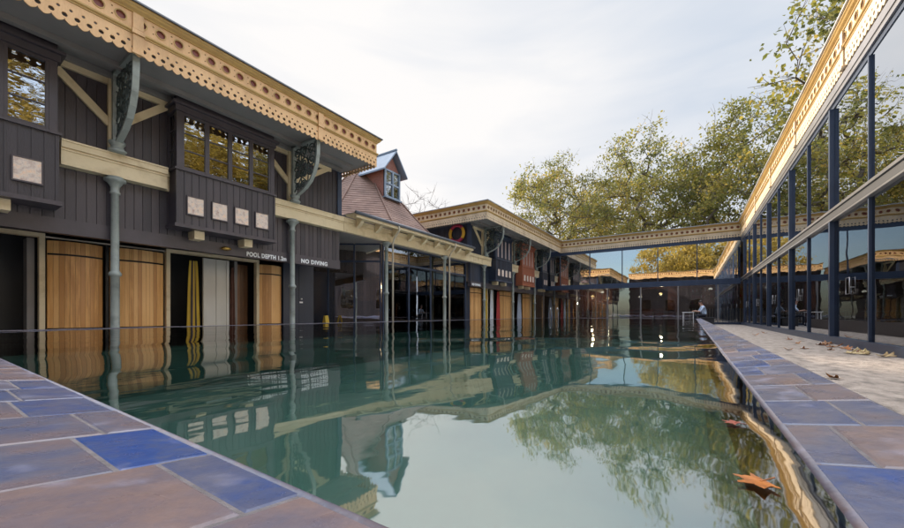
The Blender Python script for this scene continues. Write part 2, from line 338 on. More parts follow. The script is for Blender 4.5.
def circle(cx, cy, r, n=10): return [(cx+r*math.cos(2*PI*i/n), cy+r*math.sin(2*PI*i/n)) for i in range(n)]

# ------------------------------------------------------------------ levels and main lines
ZW, ZT = 0.36, 6.10                    # water and roof-edge heights above the paving
XL, XR, YF = -8.15, 2.28, 27.27        # roof-edge lines of the left, right and far wings
PX0, PX1, PY0, PY1 = -8.205, 0.155, 0.298, 23.3
CZ = ZW + .006; CW = .205
# ------------------------------------------------------------------ ground, pool
def struct(o): return tag(o, kind='structure')
b = MB(); R_ = 600
for x0, x1, y0, y1 in ((-R_, PX0-.1, -R_, R_), (PX1+.1, R_, -R_, R_), (PX0-.1, PX1+.1, -R_, PY0-.1), (PX0-.1, PX1+.1, PY1+.1, R_)):
    b.add([(x0,y0,-.02),(x1,y0,-.02),(x1,y1,-.02),(x0,y1,-.02)], [(0,1,2,3)])
struct(b.build('ground', 'ground'))
b = MB(); b.add([(PX1+CW,-12,0),(2.40,-12,0),(2.40,YF,0),(PX1+CW,YF,0)], [(0,1,2,3)]); struct(b.build('path', 'path'))
b = MB()
b.add([(-12.5,-12,-.006),(PX0-.25,-12,-.006),(PX0-.25,YF,-.006),(-12.5,YF,-.006)], [(0,1,2,3)])
b.add([(PX0-.25,PY1+.3,-.006),(PX1+CW,PY1+.3,-.006),(PX1+CW,YF,-.006),(PX0-.25,YF,-.006)], [(0,1,2,3)])
b.add([(PX0-.25,-12,-.006),(PX1+CW,-12,-.006),(PX1+CW,-.6,-.006),(PX0-.25,-.6,-.006)], [(0,1,2,3)])
struct(b.build('deck', 'deck'))
b = MB(); zb = -.85
b.add([(PX0,PY0,zb),(PX1,PY0,zb),(PX1,PY1,zb),(PX0,PY1,zb)], [(0,1,2,3)])
for p, q in (((PX0,PY0),(PX1,PY0)), ((PX1,PY0),(PX1,PY1)), ((PX1,PY1),(PX0,PY1)), ((PX0,PY1),(PX0,PY0))):
    b.add([(*p,zb),(*q,zb),(*q,ZW-.012),(*p,ZW-.012)], [(0,1,2,3)])
struct(b.build('pool_basin', 'bluetilefloor'))
b = MB(); b.add([(PX0,PY0,ZW),(PX1,PY0,ZW),(PX1,PY1,ZW),(PX0,PY1,ZW)], [(0,1,2,3)]); struct(b.build('water', 'water'))
# raised pool wall under the coping
b = MB()
b.box(PX0-.25, PX0, PY0, PY1, 0, ZW-.014); b.box(PX1, PX1+CW, PY0, PY1, 0, ZW-.014)
b.box(PX0-.25, PX1+CW, PY1, PY1+.25, 0, ZW-.014); b.box(PX0-.25, PX1+CW, -.6, PY0, 0, ZW-.014)
tag(b.build('pool_wall', 'grout'), kind='structure')
# tiles, each a pillowed slab; the coping falls gently towards the water on the near and right sides
def rise(x, y): return max(max(0, PY0-y)*.12, max(0, x-PX1)*.147)
def tile(b, x0, x1, y0, y1, r, g=.0022, e=.0045, nose=None):
    x0 += g; x1 -= g; y0 += g; y1 -= g; h = random.uniform(-.0008, .0008); z1 = CZ + h; z0 = CZ-.0022
    vs = [(x0,y0,ZW-.014),(x1,y0,ZW-.014),(x1,y1,ZW-.014),(x0,y1,ZW-.014),
          (x0,y0,z0),(x1,y0,z0),(x1,y1,z0),(x0,y1,z0),
          (x0+e,y0+e,z1),(x1-e,y0+e,z1),(x1-e,y1-e,z1),(x0+e,y1-e,z1)]
    vs = [(p[0], p[1], p[2] + (rise(p[0], p[1]) if p[2] > ZW-.01 else 0)) for p in vs]
    b.add(vs, [(8,9,10,11),(4,5,9,8),(5,6,10,9),(6,7,11,10),(7,4,8,11),(0,1,5,4),(1,2,6,5),(2,3,7,6),(3,0,4,7)], 0, r, False)
b = MB(); g = MB()
rr = lambda: random.choice((random.uniform(.38, .62), random.uniform(.5, .8), random.uniform(.25, .5), random.uniform(.6, .95)))
rs = random.Random(3)
special = {(2, 0): .02}
k = 0; x = PX1+CW
edges = [PX1+CW, -.18+.0, -.42]
X0 = -.671
xs = [PX1+CW]
for i in range(-2, 31): xs.append(X0-.248*i)
xs = [PX1+CW, .075, -.171, -.421] + [X0-.25*i for i in range(0, 32)]
xs = [v for v in xs if v > PX0-.25] + [PX0-.25]
for i in range(len(xs)-1):
    x1, x0 = xs[i], xs[i+1]
    off = (.127, .10, .13, .085, .13, .085, .15)[i % 7]
    ys = [PY0, PY0-off]; y = PY0-off
    while y > -.6:
        y -= rs.choice((.17, .20, .25)); ys.append(max(y, -.6))
    for j in range(len(ys)-1):
        r = rs.choice((rs.uniform(.28, .45), rs.uniform(.45, .62), rs.uniform(.18, .32), rs.uniform(.6, .8)))
        if i == 4 and j == 0: r = .03        # the strong blue tile (x -0.67..-0.93)
        if i == 3 and j == 0: r = .30
        if i == 4 and j == 1: r = .50
        if i == 3 and j == 1: r = .72
        if i == 2 and j == 0: r = .66
        tile(b, x0, x1, ys[j+1], ys[j], r)
# right strip, rows 0.245 long, split at alternating places
y = PY0; i = 0
while y < PY1+.25-.01:
    y2 = min(y+.245, PY1+.25); sp = PX1 + (.105, .15, .075, .125)[i % 4]
    for x0, x1 in ((PX1, sp), (sp, PX1+CW)):
        tile(b, x0, x1, y, y2, rs.choice((rs.uniform(.16, .38), rs.uniform(.35, .55), rs.uniform(.45, .75))))
    y = y2; i += 1
for side in (0, 1):
    y = PY0
    if side: continue
    while y < PY1+.24:
        y2 = min(y+.25, PY1+.25); tile(b, PX0-.25, PX0, y, y2, rs.uniform(.25, .6)); y = y2
x = PX0
while x < PX1-.01:
    x2 = min(x+.25, PX1); tile(b, x, x2, PY1, PY1+.25, rs.uniform(.25, .6)); x = x2
b.tube([(PX1+.008, PY0-.01, ZW-.006), (PX1+.008, PY1, ZW-.006)], .0135, 12, 0, .62)
b.tube([(PX0, PY0-.010, ZW-.004), (PX1+.012, PY0-.010, ZW-.004)], .0125, 10, 0, .5)
struct(b.build('pool_coping', 'tile'))
b = MB(); z1 = CZ-.0018
b.box(PX0-.249, PX0-.001, PY0+.001, PY1, ZW-.010, z1)
def gsheet(x0, x1, y0, y1):
    q = [(x0,y0),(x1,y0),(x1,y1),(x0,y1)]
    b.add([(x_,y_,z1-.02) for x_,y_ in q]+[(x_,y_,z1+rise(x_,y_)) for x_,y_ in q], [(0,3,2,1),(4,5,6,7),(0,1,5,4),(1,2,6,5),(2,3,7,6),(3,0,4,7)])
gsheet(PX1+.001, PX1+CW-.001, PY0+.001, PY1+.249); gsheet(PX0-.249, PX1-.001, -.599, PY0-.001); gsheet(PX1, PX1+CW-.001, -.599, PY0)
b.box(PX0-.249, PX1-.001, PY1+.001, PY1+.249, ZW-.010, z1)
struct(b.build('pool_grout', 'grout'))

# ------------------------------------------------------------------ fretwork fascia
def fascia(parent, p0, p1, nrm, m0, m1, pil=(), fm='fascia', hole=True, base=5.20):
    """p0->p1 along the roof edge at z=ZT, nrm outward; m0/m1 mitres: 1 convex, -1 concave, 0 square"""
    p0 = Vector((*p0, 0)); p1 = Vector((*p1, 0)); t = (p1-p0); Ln = t.length; t.normalize(); n = Vector((*nrm, 0))
    P = lambda s, o, z: p0 + t*s + n*o + Vector((0, 0, z))
    def sweep(mb, prof, mi=0):
        vs = []
        for s0, m in ((0, m0), (Ln, -m1)):
            for o, z in prof: vs.append(P(s0 - m*o, o, z))
        k = len(prof)
        fs = [(i, (i+1) % k, (i+1) % k+k, i+k) for i in range(k)]
        fs += [tuple(reversed(range(k))), tuple(range(k, 2*k))]
        mb.add(vs, fs, mi)
    a = MB()
    sweep(a, [(-.16, 6.068), (0, 6.068), (0, 6.03), (-.02, 6.015), (-.035, 5.985), (-.075, 5.955), (-.08, 5.935), (-.16, 5.935)], 1)
    sweep(a, [(-.16, 5.645), (-.085, 5.645), (-.06, 5.625), (-.06, 5.60), (-.085, 5.585), (-.085, 5.56), (-.16, 5.56)], 1)
    s0 = -m0*-.115; s1 = Ln + m1*-.115
    if m0 == 0: s0 = 0
    if m1 == 0: s1 = Ln
    nc = max(2, int(round((s1-s0)/.283)))*2; w = (s1-s0)/nc
    zb_ = base
    for i in range(nc):       # valance cell: notch at 0, tooth tip at w/2
        c = s0 + (i+.25)*w
        pts = []
        for u in (-.27, -.16, -.07, 0, .07, .16, .27, .4, .5, .6, .70, .73):
            d = abs(u) if u <= .5 else 1-u
            d = d/.5                                   # 0 notch .. 1 tip
            pts.append((c+u*w, zb_ + .062*(1-min(1, (1.15*d)**.55 if d > 0 else 0))))
        outl = pts + [(c+.73*w, 5.555), (c-.27*w, 5.555)]
        hl = [circle(c, zb_+.125, .035, 10), circle(c+.5*w, zb_+.225, .023, 8)] if hole else []
        a.prism(outl, lambda x_, z_, o_: P(x_, o_, z_), -.117, -.095, 0, .5, hl)
    for i in range(nc//2):    # frieze cell with a rosette opening
        c = s0 + (i+.5)*2*w
        sq = [(c-w, 5.645), (c+w, 5.645), (c+w, 5.935), (c-w, 5.935)]
        hl = [circle(c, 5.79, .068, 16)]
        if hole: hl += [circle(c-w*.80, 5.735, .013, 6), circle(c-w*.80, 5.865, .013, 6)]
        a.prism(sq, lambda x_, z_, o_: P(x_, o_, z_), -.117, -.098, 0, .5, hl)
        # raised ring round the rosette
        ro, ri = circle(c, 5.79, .086, 16), circle(c, 5.79, .0685, 16)
        a.prism(ro, lambda x_, z_, o_: P(x_, o_, z_), -.098, -.088, 1, .5, [ri])
    for s_ in pil:
        for (hw_, o_, za, zc) in ((.075, -.062, 5.655, 5.925), (.075, -.07, 5.26, 5.552), (.088, -.05, 5.215, 5.255), (.09, -.045, 5.565, 5.64)):
            a.add([P(s_-hw_, -.094, za), P(s_+hw_, -.094, za), P(s_+hw_, o_, za), P(s_-hw_, o_, za), P(s_-hw_, -.094, zc), P(s_+hw_, -.094, zc), P(s_+hw_, o_, zc), P(s_-hw_, o_, zc)],
                  [(0,3,2,1),(4,5,6,7),(0,1,5,4),(1,2,6,5),(2,3,7,6),(3,0,4,7)], 0)
    f = a.build('fascia', [fm, 'goldtrim'], parent)
    r = MB(); sweep(r, [(-.165, 5.93), (-.125, 5.93), (-.125, 5.65), (-.165, 5.65)]); r.build('rosette_board', 'rosette', f)
    e = MB(); sweep(e, [(-.5, 6.12), (.035, 6.10), (.035, 6.072), (-.5, 6.072)]); e.build('roof_edge', 'lead' if fm == 'fascia' else 'paleflash', f)
    return f

COLS = [2.335+3.815*k for k in range(-2, 7)]
def column(parent, y, x=-9.5, bracket=True, top=3.30, base=0.0):
    c = MB(); c.lathe((x, y, 0), [(.14, base), (.14, base+.12), (.11, base+.16), (.072, base+.2), (.070, 1.34), (.098, 1.36), (.104, 1.40), (.086, 1.43), (.066, 1.46), (.062, top-.34), (.084, top-.33), (.084, top-.30), (.066, top-.28), (.07, top-.20), (.13, top-.10), (.17, top-.085), (.17, top-.04), (.13, top-.03), (.13, top)], 18)
    c = c.build('column', 'iron', parent)
    return c
def bracket(parent, y, zbase=3.75, ztop=5.33, x=-9.44):
    br = MB()
    fn = lambda a, b_, t: Vector((x+a, y+t, b_))
    prof = [(.10, 3.86), (.13, 4.05), (.24, 4.30), (.45, 4.48), (.72, 4.62), (.95, 4.80), (1.08, 5.02), (1.12, 5.22)]
    prof = [(.14, 3.93), (.32, 3.99), (.56, 4.08), (.78, 4.22), (.93, 4.40), (1.04, 4.62), (1.09, 4.88), (1.10, 5.12), (1.08, 5.33)]
    # outer rim and wall rim
    for i in range(len(prof)-1):
        (a0, z0), (a1, z1) = prof[i], prof[i+1]
        br.bar(fn(a0, z0, 0), fn(a1, z1+.01, 0), .10, .045, (1, 0, .01), 0)
    br.box(x-.02, x+.06, y-.06, y+.06, 3.96, 5.33, 0)
    br.box(x, x+1.08, y-.06, y+.06, 5.27, 5.33, 0)
    br.lathe((x+.07, y, 0), [(.13, 3.752), (.15, 3.79), (.11, 3.82), (.09, 3.87), (.13, 3.92), (.13, 3.96)], 10, 0)
    # open scroll work filling
    def sc(cx, cz, r0, turns, st, dirn=1, th=.016):
        pts = []
        for i in range(26):
            q = i/25; a = st + dirn*turns*2*PI*q; r = r0*(1-.82*q)
            pts.append(fn(cx+r*math.cos(a), cz+r*math.sin(a), 0))
        br.tube(pts, th, 5, 1)
    for cx, cz, r0, tt, st, dd in ((.20, 5.10, .14, 1.6, 0, 1), (.50, 5.11, .14, 1.6, PI, -1), (.81, 5.10, .15, 1.6, 0, 1), (.20, 4.80, .14, 1.6, PI/2, -1), (.50, 4.80, .15, 1.6, 0, 1), (.83, 4.80, .14, 1.6, PI, 1), (.20, 4.50, .13, 1.5, 0, 1), (.48, 4.50, .14, 1.5, PI, -1), (.75, 4.52, .12, 1.5, 0, -1), (.20, 4.21, .12, 1.5, 0, -1), (.45, 4.24, .11, 1.5, PI, 1)):
        sc(cx, cz, r0, tt, st, dd, .020)
    for a0, z0, a1, z1 in ((.05, 4.05, 1.0, 5.26), (.05, 4.36, .66, 5.26), (.05, 4.66, .36, 5.26), (.05, 5.22, 1.0, 4.66), (.05, 4.95, .88, 4.38), (.05, 4.66, .68, 4.20), (.05, 4.34, .42, 4.08), (.35, 5.26, 1.05, 4.95), (.65, 4.95, .65, 4.2), (.35, 5.25, .35, 4.05), (.95, 5.26, .95, 4.5)):
        br.tube([fn(a0, z0, 0), fn((a0+a1)/2+.04, (z0+z1)/2-.02, 0), fn(a1, z1, 0)], .017, 5, 1)
    return br.build('bracket', ['iron', 'irondark'], parent)
def brace(parent, y, x=-9.64, w=1.02, ztop=5.33, zlow=3.76, ya=None, yb=None):
    t = MB(); x0, x1 = x+.0, x+.07
    ya = y-w if ya is None else ya; yb = y+w if yb is None else yb
    t.box(x0, x1+.02, y-.085, y+.06, zlow, ztop-.002)
    t.box(x0, x1-.004, ya, y-.087, ztop-.20, ztop-.002); t.box(x0, x1-.004, y+.062, yb, ztop-.20, ztop-.002)
    for s_, ye in ((-1, ya), (1, yb)):
        t.bar((x0+.034, ye-s_*.06, ztop-.10), (x0+.034, y+s_*.05, zlow+.60), .14, .055, (1, 0, 0), 0)
    return t.build('triangle_brace', 'cream', parent)
def siding(name, parent, x, y0, y1, z0, z1, m, axis='x', w=.142, thick=.03, sgn=1):
    s = MB(); L_ = y1-y0; n = max(1, int(round(L_/w))); w = L_/n
    for i in range(n):
        a, c = y0+i*w+.005, y0+(i+1)*w-.005
        if axis == 'x': s.box(x-thick, x+random.uniform(-.0015, .0015), a, c, z0, z1)
        else: s.box(a, c, x-sgn*thick, x+sgn*random.uniform(-.0015, .0015), z0, z1)
    if axis == 'x': s.box(x-thick-.08, x-thick+.008, y0, y1, z0+.001, z1-.001, 0, .1)
    else:
        s.box(y0, y1, x-sgn*(thick+.08), x-sgn*(thick-.008), z0+.001, z1-.001, 0, .1)
    return s.build(name, m, parent)
def bay(parent, y0, y1, m, trim, nwin=4, xf=-9.2, xb=-9.72, plaques=True, joists=True, slits=False, label=None):
    zb_, zs, zt = 2.56, 3.71, 5.10
    W_ = y1-y0
    h = MB()
    n = max(3, int(round(W_/.145))); w = W_/n
    for i in range(n):                                  # front apron boards with thin cover strips
        h.box(xf-.03, xf+random.uniform(-.001, .001), y0+i*w+.004, y0+(i+1)*w-.004, zb_, zs)
        if i: h.box(xf-.01, xf+.012, y0+i*w-.014, y0+i*w+.014, zb_+.002, zs-.002, 0, .8)
    h.box(xb, xf-.031, y0, y1, zb_+.001, zs-.001, 0, .3)
    h.box(xf-.028, xf+.014, y0-.016, y0+.03, zb_+.003, zs-.004, 0, .9); h.box(xf-.028, xf+.014, y1-.03, y1+.016, zb_+.003, zs-.004, 0, .9)
    # body is the apron; sills, base board, head
    bo = h.build('bay_window', m, parent)
    if label: bo['label'] = label
    box_part('base_board', bo, trim, (xb, xf+.05, y0-.05, y1+.05, zb_-.075, zb_-.002))
    box_part('sill', bo, trim, (xb, xf+.045, y0-.045, y1+.045, zs, zs+.045))
    box_part('head', bo, trim, (xb, xf+.03, y0-.03, y1+.03, zt-.12, zt), (xb, xf+.09, y0-.09, y1+.09, zt+.001, zt+.05), (xb, xf-.02, y0, y1, zt+.052, 5.34))
    for ya_, yb_ in ((y0, y0+.10), (y1-.10, y1)): box_part('corner_stile', bo, trim, (xf-.10, xf-.005, ya_, yb_, zs+.047, zt-.122))
    for ya_, yb_ in ((y0, y0+.05), (y1-.05, y1)): box_part('wall_stile', bo, trim, (xb, xb+.08, ya_, yb_, zs+.047, zt-.122))
    a0, a1 = y0+.10, y1-.10; ww = (a1-a0)/nwin
    for i in range(nwin):
        f = MB(); c0, c1 = a0+i*ww+.001, a0+(i+1)*ww-.001; z0, z1 = zs+.047, zt-.122
        f.box(xf-.075, xf-.012, c0, c0+.042, z0, z1); f.box(xf-.075, xf-.012, c1-.042, c1, z0, z1)
        f.box(xf-.075, xf-.014, c0+.043, c1-.043, z0, z0+.055); f.box(xf-.075, xf-.014, c0+.043, c1-.043, z1-.055, z1)
        if not slits:
            for q in (1, 2):
                zz = z0+.055 + (z1-z0-.11)*q/3; f.box(xf-.065, xf-.025, c0+.043, c1-.043, zz-.012, zz+.012)
            f.box(xf-.05, xf-.042, c0+.043, c1-.043, z0+.056, z1-.056, 1)
        else:
            f.box(xf-.07, xf-.022, c0+.043, c1-.043, z0+.056, z1-.056, 2)
            f.box(xf-.021, xf-.016, (c0+c1)/2-.07, (c0+c1)/2+.07, z0+.12, z1-.12, 3)
        f.build('window', [trim, 'glassold', m, 'slit'], bo)
        if plaques:
            c = (c0+c1)/2; p = MB()
            p.box(xf+.013, xf+.03, c-.155, c+.155, 2.80, 3.17); p.box(xf+.013, xf+.04, c-.175, c-.156, 2.775, 3.19, 1); p.box(xf+.013, xf+.04, c+.156, c+.175, 2.775, 3.19, 1)
            p.box(xf+.013, xf+.045, c-.155, c+.155, 2.775, 2.799, 1); p.box(xf+.013, xf+.04, c-.155, c+.155, 3.171, 3.19, 1)
            p.build('plaque', ['plaque', trim], bo)
    for ye in (y0, y1):                                  # side light with three panes
        f = MB(); s_ = 1 if ye == y0 else -1
        for xx0, xx1 in ((xb+.085, xb+.125), (xf-.155, xf-.105)):
            f.box(xx0, xx1, ye+s_*.01, ye+s_*.05, zs+.047, zt-.122)
        for zz in (zs+.047, (2*zs+zt)/3-.01, (zs+2*zt)/3-.05, zt-.16): f.box(xb+.126, xf-.156, ye+s_*.012, ye+s_*.048, zz, zz+.03)
        f.box(xb+.126, xf-.156, ye+s_*.02, ye+s_*.028, zs+.078, zt-.162, 1)
        f.build('side_window', [trim, 'glassold'], bo)
    # lining so one never looks through the bay
    li = MB(); li.box(xb-.02, xb, y0+.05, y1-.05, zs+.05, zt-.13, 0); li.build('bay_lining', 'interior', bo)
    if joists:
        for q in (.22, .72):
            j = MB(); yy = y0+W_*q; j.box(xb+.0, xf-.12, yy-.10, yy+.10, zb_-.26, zb_-.077); j.build('joist', 'cream', bo)
    return bo
M['slit'] = mat('pale ribbed blind', (.52, .42, .40), (.38, .30, .30), .6, 8)
def beam(parent, x, y0, y1, m='cream'):
    t = MB(); t.box(x-.14, x, y0, y1, 3.30, 3.56); t.box(x-.14, x+.018, y0, y1, 3.561, 3.585); t.box(x-.14, x-.006, y0, y1, 3.586, 3.61)
    t.box(x-.14, x+.028, y0, y1, 3.611, 3.72); t.box(x-.14, x+.045, y0, y1, 3.721, 3.752)
    return t.build('string_beam', m, parent)
def barrel(parent, y0, y1, x=-11.0, bulge=.14, z1=2.12, label=None):
    """bowed cubicle front of vertical staves with two steel straps"""
    h = MB(); n = max(6, int(round((y1-y0)/.078)))
    c = (y0+y1)/2; hw = (y1-y0)/2
    X = lambda q: x + bulge*(1-q*q)
    for i in range(n):
        q0, q1 = -1+2*i/n+.004, -1+2*(i+1)/n-.004
        ya, yb = c+q0*hw, c+q1*hw; xa, xb = X(q0), X(q1)
        h.add([(xa-.035,ya,.03),(xb-.035,yb,.03),(xb,yb,.03),(xa,ya,.03),(xa-.035,ya,z1),(xb-.035,yb,z1),(xb,yb,z1),(xa,ya,z1)],
              [(0,3,2,1),(4,5,6,7),(0,1,5,4),(1,2,6,5),(2,3,7,6),(3,0,4,7)][::1], 0, random.random())
    h.box(x-.05, x-.045+bulge*.0, y0, y1, .031, z1-.001, 0, .0)
    o = h.build('cubicle_front', 'wood', parent)
    if label: o['label'] = label
    for zz in (.30, z1-.28):
        s = MB(); pts = [(X(-1+2*i/12)+.008, c+hw*(-1+2*i/12), zz) for i in range(13)]
        for i in range(12): s.bar(pts[i], pts[i+1], .012, .035, (0, 0, 1))
        s.build('strap', 'hoop', o)
    return o
def box_part(name, parent, m, *bx, label=None):
    b_ = MB()
    for q in bx: b_.box(*q)
    o = b_.build(name, m, parent)
    if label: o['label'] = label
    return o
def lettering(txt, size, loc, rot, parent, name='lettering', m='white', ext=.006, length=None):
    cu = bpy.data.curves.new('text', 'FONT'); cu.body = txt; cu.size = size; cu.extrude = ext; cu.offset = size*.035; cu.space_character = 1.12
    cu.align_x = 'LEFT'
    to = bpy.data.objects.new('tmp', cu); COL.objects.link(to); bpy.context.view_layer.update()
    me = bpy.data.meshes.new_from_object(to.evaluated_get(bpy.context.evaluated_depsgraph_get()))
    bpy.data.objects.remove(to); me.materials.clear(); me.materials.append(M[m])
    o = bpy.data.objects.new(name, me); COL.objects.link(o); o.location = loc; o.rotation_euler = rot; o.parent = parent
    if length: o.scale.x = length/o.dimensions.x
    return o
RL = (PI/2, 0, PI/2)     # text on a wall facing +X, read along +Y

# ------------------------------------------------------------------ near pavilion (left)
def pavilion_shell(P, ya, yb, m, xback=-15.0, endlo=False, endhi=False):
    siding('wall', P, -9.65, ya, yb, 2.35, 5.40, m)
    box_part('wall_base_board', P, 'trimdark', (-9.78, -9.62, ya, yb, 2.08, 2.349))
    box_part('undercroft_ceiling', P, 'black', (-12.4, -9.79, ya, yb, 2.33, 2.42))
    box_part('soffit', P, 'soffit', (-9.62, XL-.17, ya-.35 if endlo else ya, yb+.35 if endhi else yb, 5.35, 5.42), (-9.62, -9.50, ya, yb, 5.24, 5.348), (-9.14, -9.02, ya, yb, 5.25, 5.348))
    rf = MB(); y0 = ya-(.35 if endlo else 0); y1 = yb+(.35 if endhi else 0)
    rf.add([(XL-.45,y0+.3,6.119),(XL-.45,y1-.3,6.119),(xback,y1-.3,6.119),(xback,y0+.3,6.119),(-11.6,y0+2.6,6.55),(-11.6,y1-2.6,6.55)], [(0,1,5,4),(1,2,5),(2,3,4,5),(3,0,4)])
    rf.build('roof', 'lead', P)
P1 = thing('timber_pavilion', 'near two-storey dark timber pavilion with golden scalloped eaves, left side of the pool', 'pavilion', (0, 0, 0))
YA, YB = -6.0, 7.93
pavilion_shell(P1, YA, YB, 'navy', endhi=True)
siding('end_wall', P1, YB, -15.0, -9.66, 2.35, 5.40, 'navy', axis='y', sgn=1)
box_part('corner_post', P1, 'frame', (-9.80, -9.61, YB-.10, YB+.06, 3.76, 5.34))
fascia(P1, (XL, YA), (XL, YB+.40), (1, 0), 0, 1, pil=[y-YA for y in COLS if YA < y < 8])
fascia(P1, (XL, YB+.40), (-15, YB+.40), (0, 1), 1, 0)
box_part('end_soffit', P1, 'soffit', (-15, -9.63, YB+.09, YB+.25, 5.35, 5.42))
for y in COLS:
    if YA < y < 7: column(P1, y); bracket(P1, y); brace(P1, y, yb=(y+1.02 if y < 5 else y+1.4))
bays = [(-4.48, -2.30), (-.67, 1.51), (3.26, 5.44)]
for i, (a, c) in enumerate(bays): bay(P1, a, c, 'navy', 'trimdark')
segs = [(YA, -4.56), (-2.22, -.75), (1.59, 3.18), (5.52, YB)]
for a, c in segs: beam(P1, -9.44, a, c)
beam(P1, -9.60, YA, YB)
# ground floor
XD = -11.0
def groundfloor(P, XD, ya, yb, items, wallm='black'):
    box_part('cabin_wall', P, wallm, (XD-.95, XD-.85, ya, yb, 0, 2.329))
    for it in items:
        k_ = it[0]
        if k_ == 'barrel': barrel(P, it[1], it[2], XD-.02, z1=it[3] if len(it) > 3 else 2.12)
        elif k_ == 'post': box_part('door_post', P, 'cream', (XD-.10, XD+.06, it[1]-.04, it[1]+.04, 0, 2.16))
        elif k_ == 'thin': box_part('steel_post', P, 'hoop', (XD-.06, XD+.04, it[1]-.025, it[1]+.025, 0, 2.14))
        elif k_ == 'head': box_part('door_head', P, 'cream', (XD-.10, XD+.065, it[1], it[2], 2.161, 2.24))
        elif k_ == 'panel':
            box_part('cabin_door', P, 'cabin', (XD-.05, XD, it[1], it[2], .02, 2.12), (XD, XD+.02, it[1], it[1]+.07, .03, 2.11), (XD, XD+.02, it[2]-.07, it[2], .03, 2.11), (XD, XD+.02, (it[1]+it[2])/2-.008, (it[1]+it[2])/2+.008, .03, 2.11))
        elif k_ == 'wall': siding('cabin_partition', P, XD, it[1], it[2], 0, 2.32, it[3] if len(it) > 3 else 'navyfar', w=.6)
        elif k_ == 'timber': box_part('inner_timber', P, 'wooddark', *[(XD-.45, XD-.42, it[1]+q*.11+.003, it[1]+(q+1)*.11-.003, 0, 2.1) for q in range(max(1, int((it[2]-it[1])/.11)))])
        elif k_ == 'jamb': box_part('inner_jamb', P, 'soffit', (XD-.5, XD-.12, it[1], it[2], 0, 2.14))
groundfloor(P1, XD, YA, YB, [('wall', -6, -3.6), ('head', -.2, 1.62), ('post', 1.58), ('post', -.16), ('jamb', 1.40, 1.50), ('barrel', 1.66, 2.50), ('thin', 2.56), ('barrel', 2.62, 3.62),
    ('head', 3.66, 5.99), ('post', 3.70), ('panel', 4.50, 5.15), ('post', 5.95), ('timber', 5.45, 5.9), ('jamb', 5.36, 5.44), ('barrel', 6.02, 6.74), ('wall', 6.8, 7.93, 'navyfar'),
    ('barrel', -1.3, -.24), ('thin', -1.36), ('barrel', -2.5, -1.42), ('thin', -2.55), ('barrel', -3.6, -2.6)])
box_part('cubicle_rail', P1, 'legpale', (XD-.02, XD+.03, 1.63, 3.65, 2.165, 2.19))
box_part('side_wall', P1, 'navyfar', (-12.4, XD-.12, YB-.10, YB-.001, 0, 2.33))
box_part('door_sign', P1, 'white', (XD+.003, XD+.012, 7.38, 7.50, .98, 1.03), (XD+.003, XD+.03, 7.43, 7.47, 1.10, 1.14))
lm = MB(); lm.lathe((-9.58, 4.42, 2.22), [(.02, -.05), (.11, -.03), (.12, 0), (.08, .03), (.02, .05)], 12); lm.build('soffit_lamp', 'gold', P1)
for yy in (1.95, 3.05, 4.95, 6.4):
    lm = MB(); lm.lathe((-10.5, yy, 2.30), [(.05, -.03), (.06, 0), (.05, .025)], 10); lm.build('downlight', 'silver', P1)
lettering('POOL DEPTH 1.2m', .155, (-9.612, 4.93, 2.115), RL, P1, length=1.10)
lettering('NO DIVING', .165, (-9.612, 6.50, 2.125), RL, P1, length=.92)

# ------------------------------------------------------------------ far pavilion (left, beyond the lodge)
P2 = thing('timber_pavilion', 'far navy timber pavilion with a terracotta bay and cream fretwork eaves', 'pavilion')
YC, YD = 16.35, YF-.02
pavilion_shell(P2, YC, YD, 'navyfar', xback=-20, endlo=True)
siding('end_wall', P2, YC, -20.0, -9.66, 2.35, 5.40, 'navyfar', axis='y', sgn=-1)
box_part('corner_post', P2, 'frame', (-9.80, -9.61, YC-.06, YC+.10, 3.76, 5.34))
Y2 = 15.45
fascia(P2, (-20, Y2), (XL, Y2), (0, -1), 0, 1, fm='fasciafar')
fascia(P2, (XL, Y2), (XL, YF), (1, 0), 1, -1, fm='fasciafar')
box_part('end_soffit', P2, 'soffit', (-20, XL-.17, Y2+.17, YC-.361, 5.35, 5.42), (-20, -9.63, YC-.36, YC-.04, 5.35, 5.42))
for y in COLS[6:]:
    column(P2, y); bracket(P2, y); brace(P2, y)
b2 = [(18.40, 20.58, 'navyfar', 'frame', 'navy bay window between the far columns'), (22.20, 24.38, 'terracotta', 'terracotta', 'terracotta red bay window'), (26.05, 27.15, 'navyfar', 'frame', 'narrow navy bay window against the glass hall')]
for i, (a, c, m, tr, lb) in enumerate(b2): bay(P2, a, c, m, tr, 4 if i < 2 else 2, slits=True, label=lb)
for a, c in ((YC, 18.31), (20.67, 22.11), (24.47, 25.96)): beam(P2, -9.44, a, c)
beam(P2, -9.60, YC, YD)
groundfloor(P2, -10.35, YC, YD, [('wall', YC+.03, 17.5, 'navyfar'), ('barrel', 17.55, 18.85, 2.1), ('thin', 18.9), ('jamb', 19.0, 19.35), ('post', 19.5), ('head', 18.95, 21.2), ('panel', 19.95, 20.35),
    ('barrel', 21.25, 23.0, 2.1), ('post', 23.1), ('head', 23.05, 25.0), ('barrel', 25.1, 26.5, 2.1), ('post', 26.6), ('head', 26.56, 27.2)])
lettering('NO DIVING', .165, (-9.612, 16.45, 2.125), RL, P2, length=.92)
box_part('side_wall', P2, 'navyfar', (-14, -10.4, YC+.001, YC+.10, 0, 2.33))

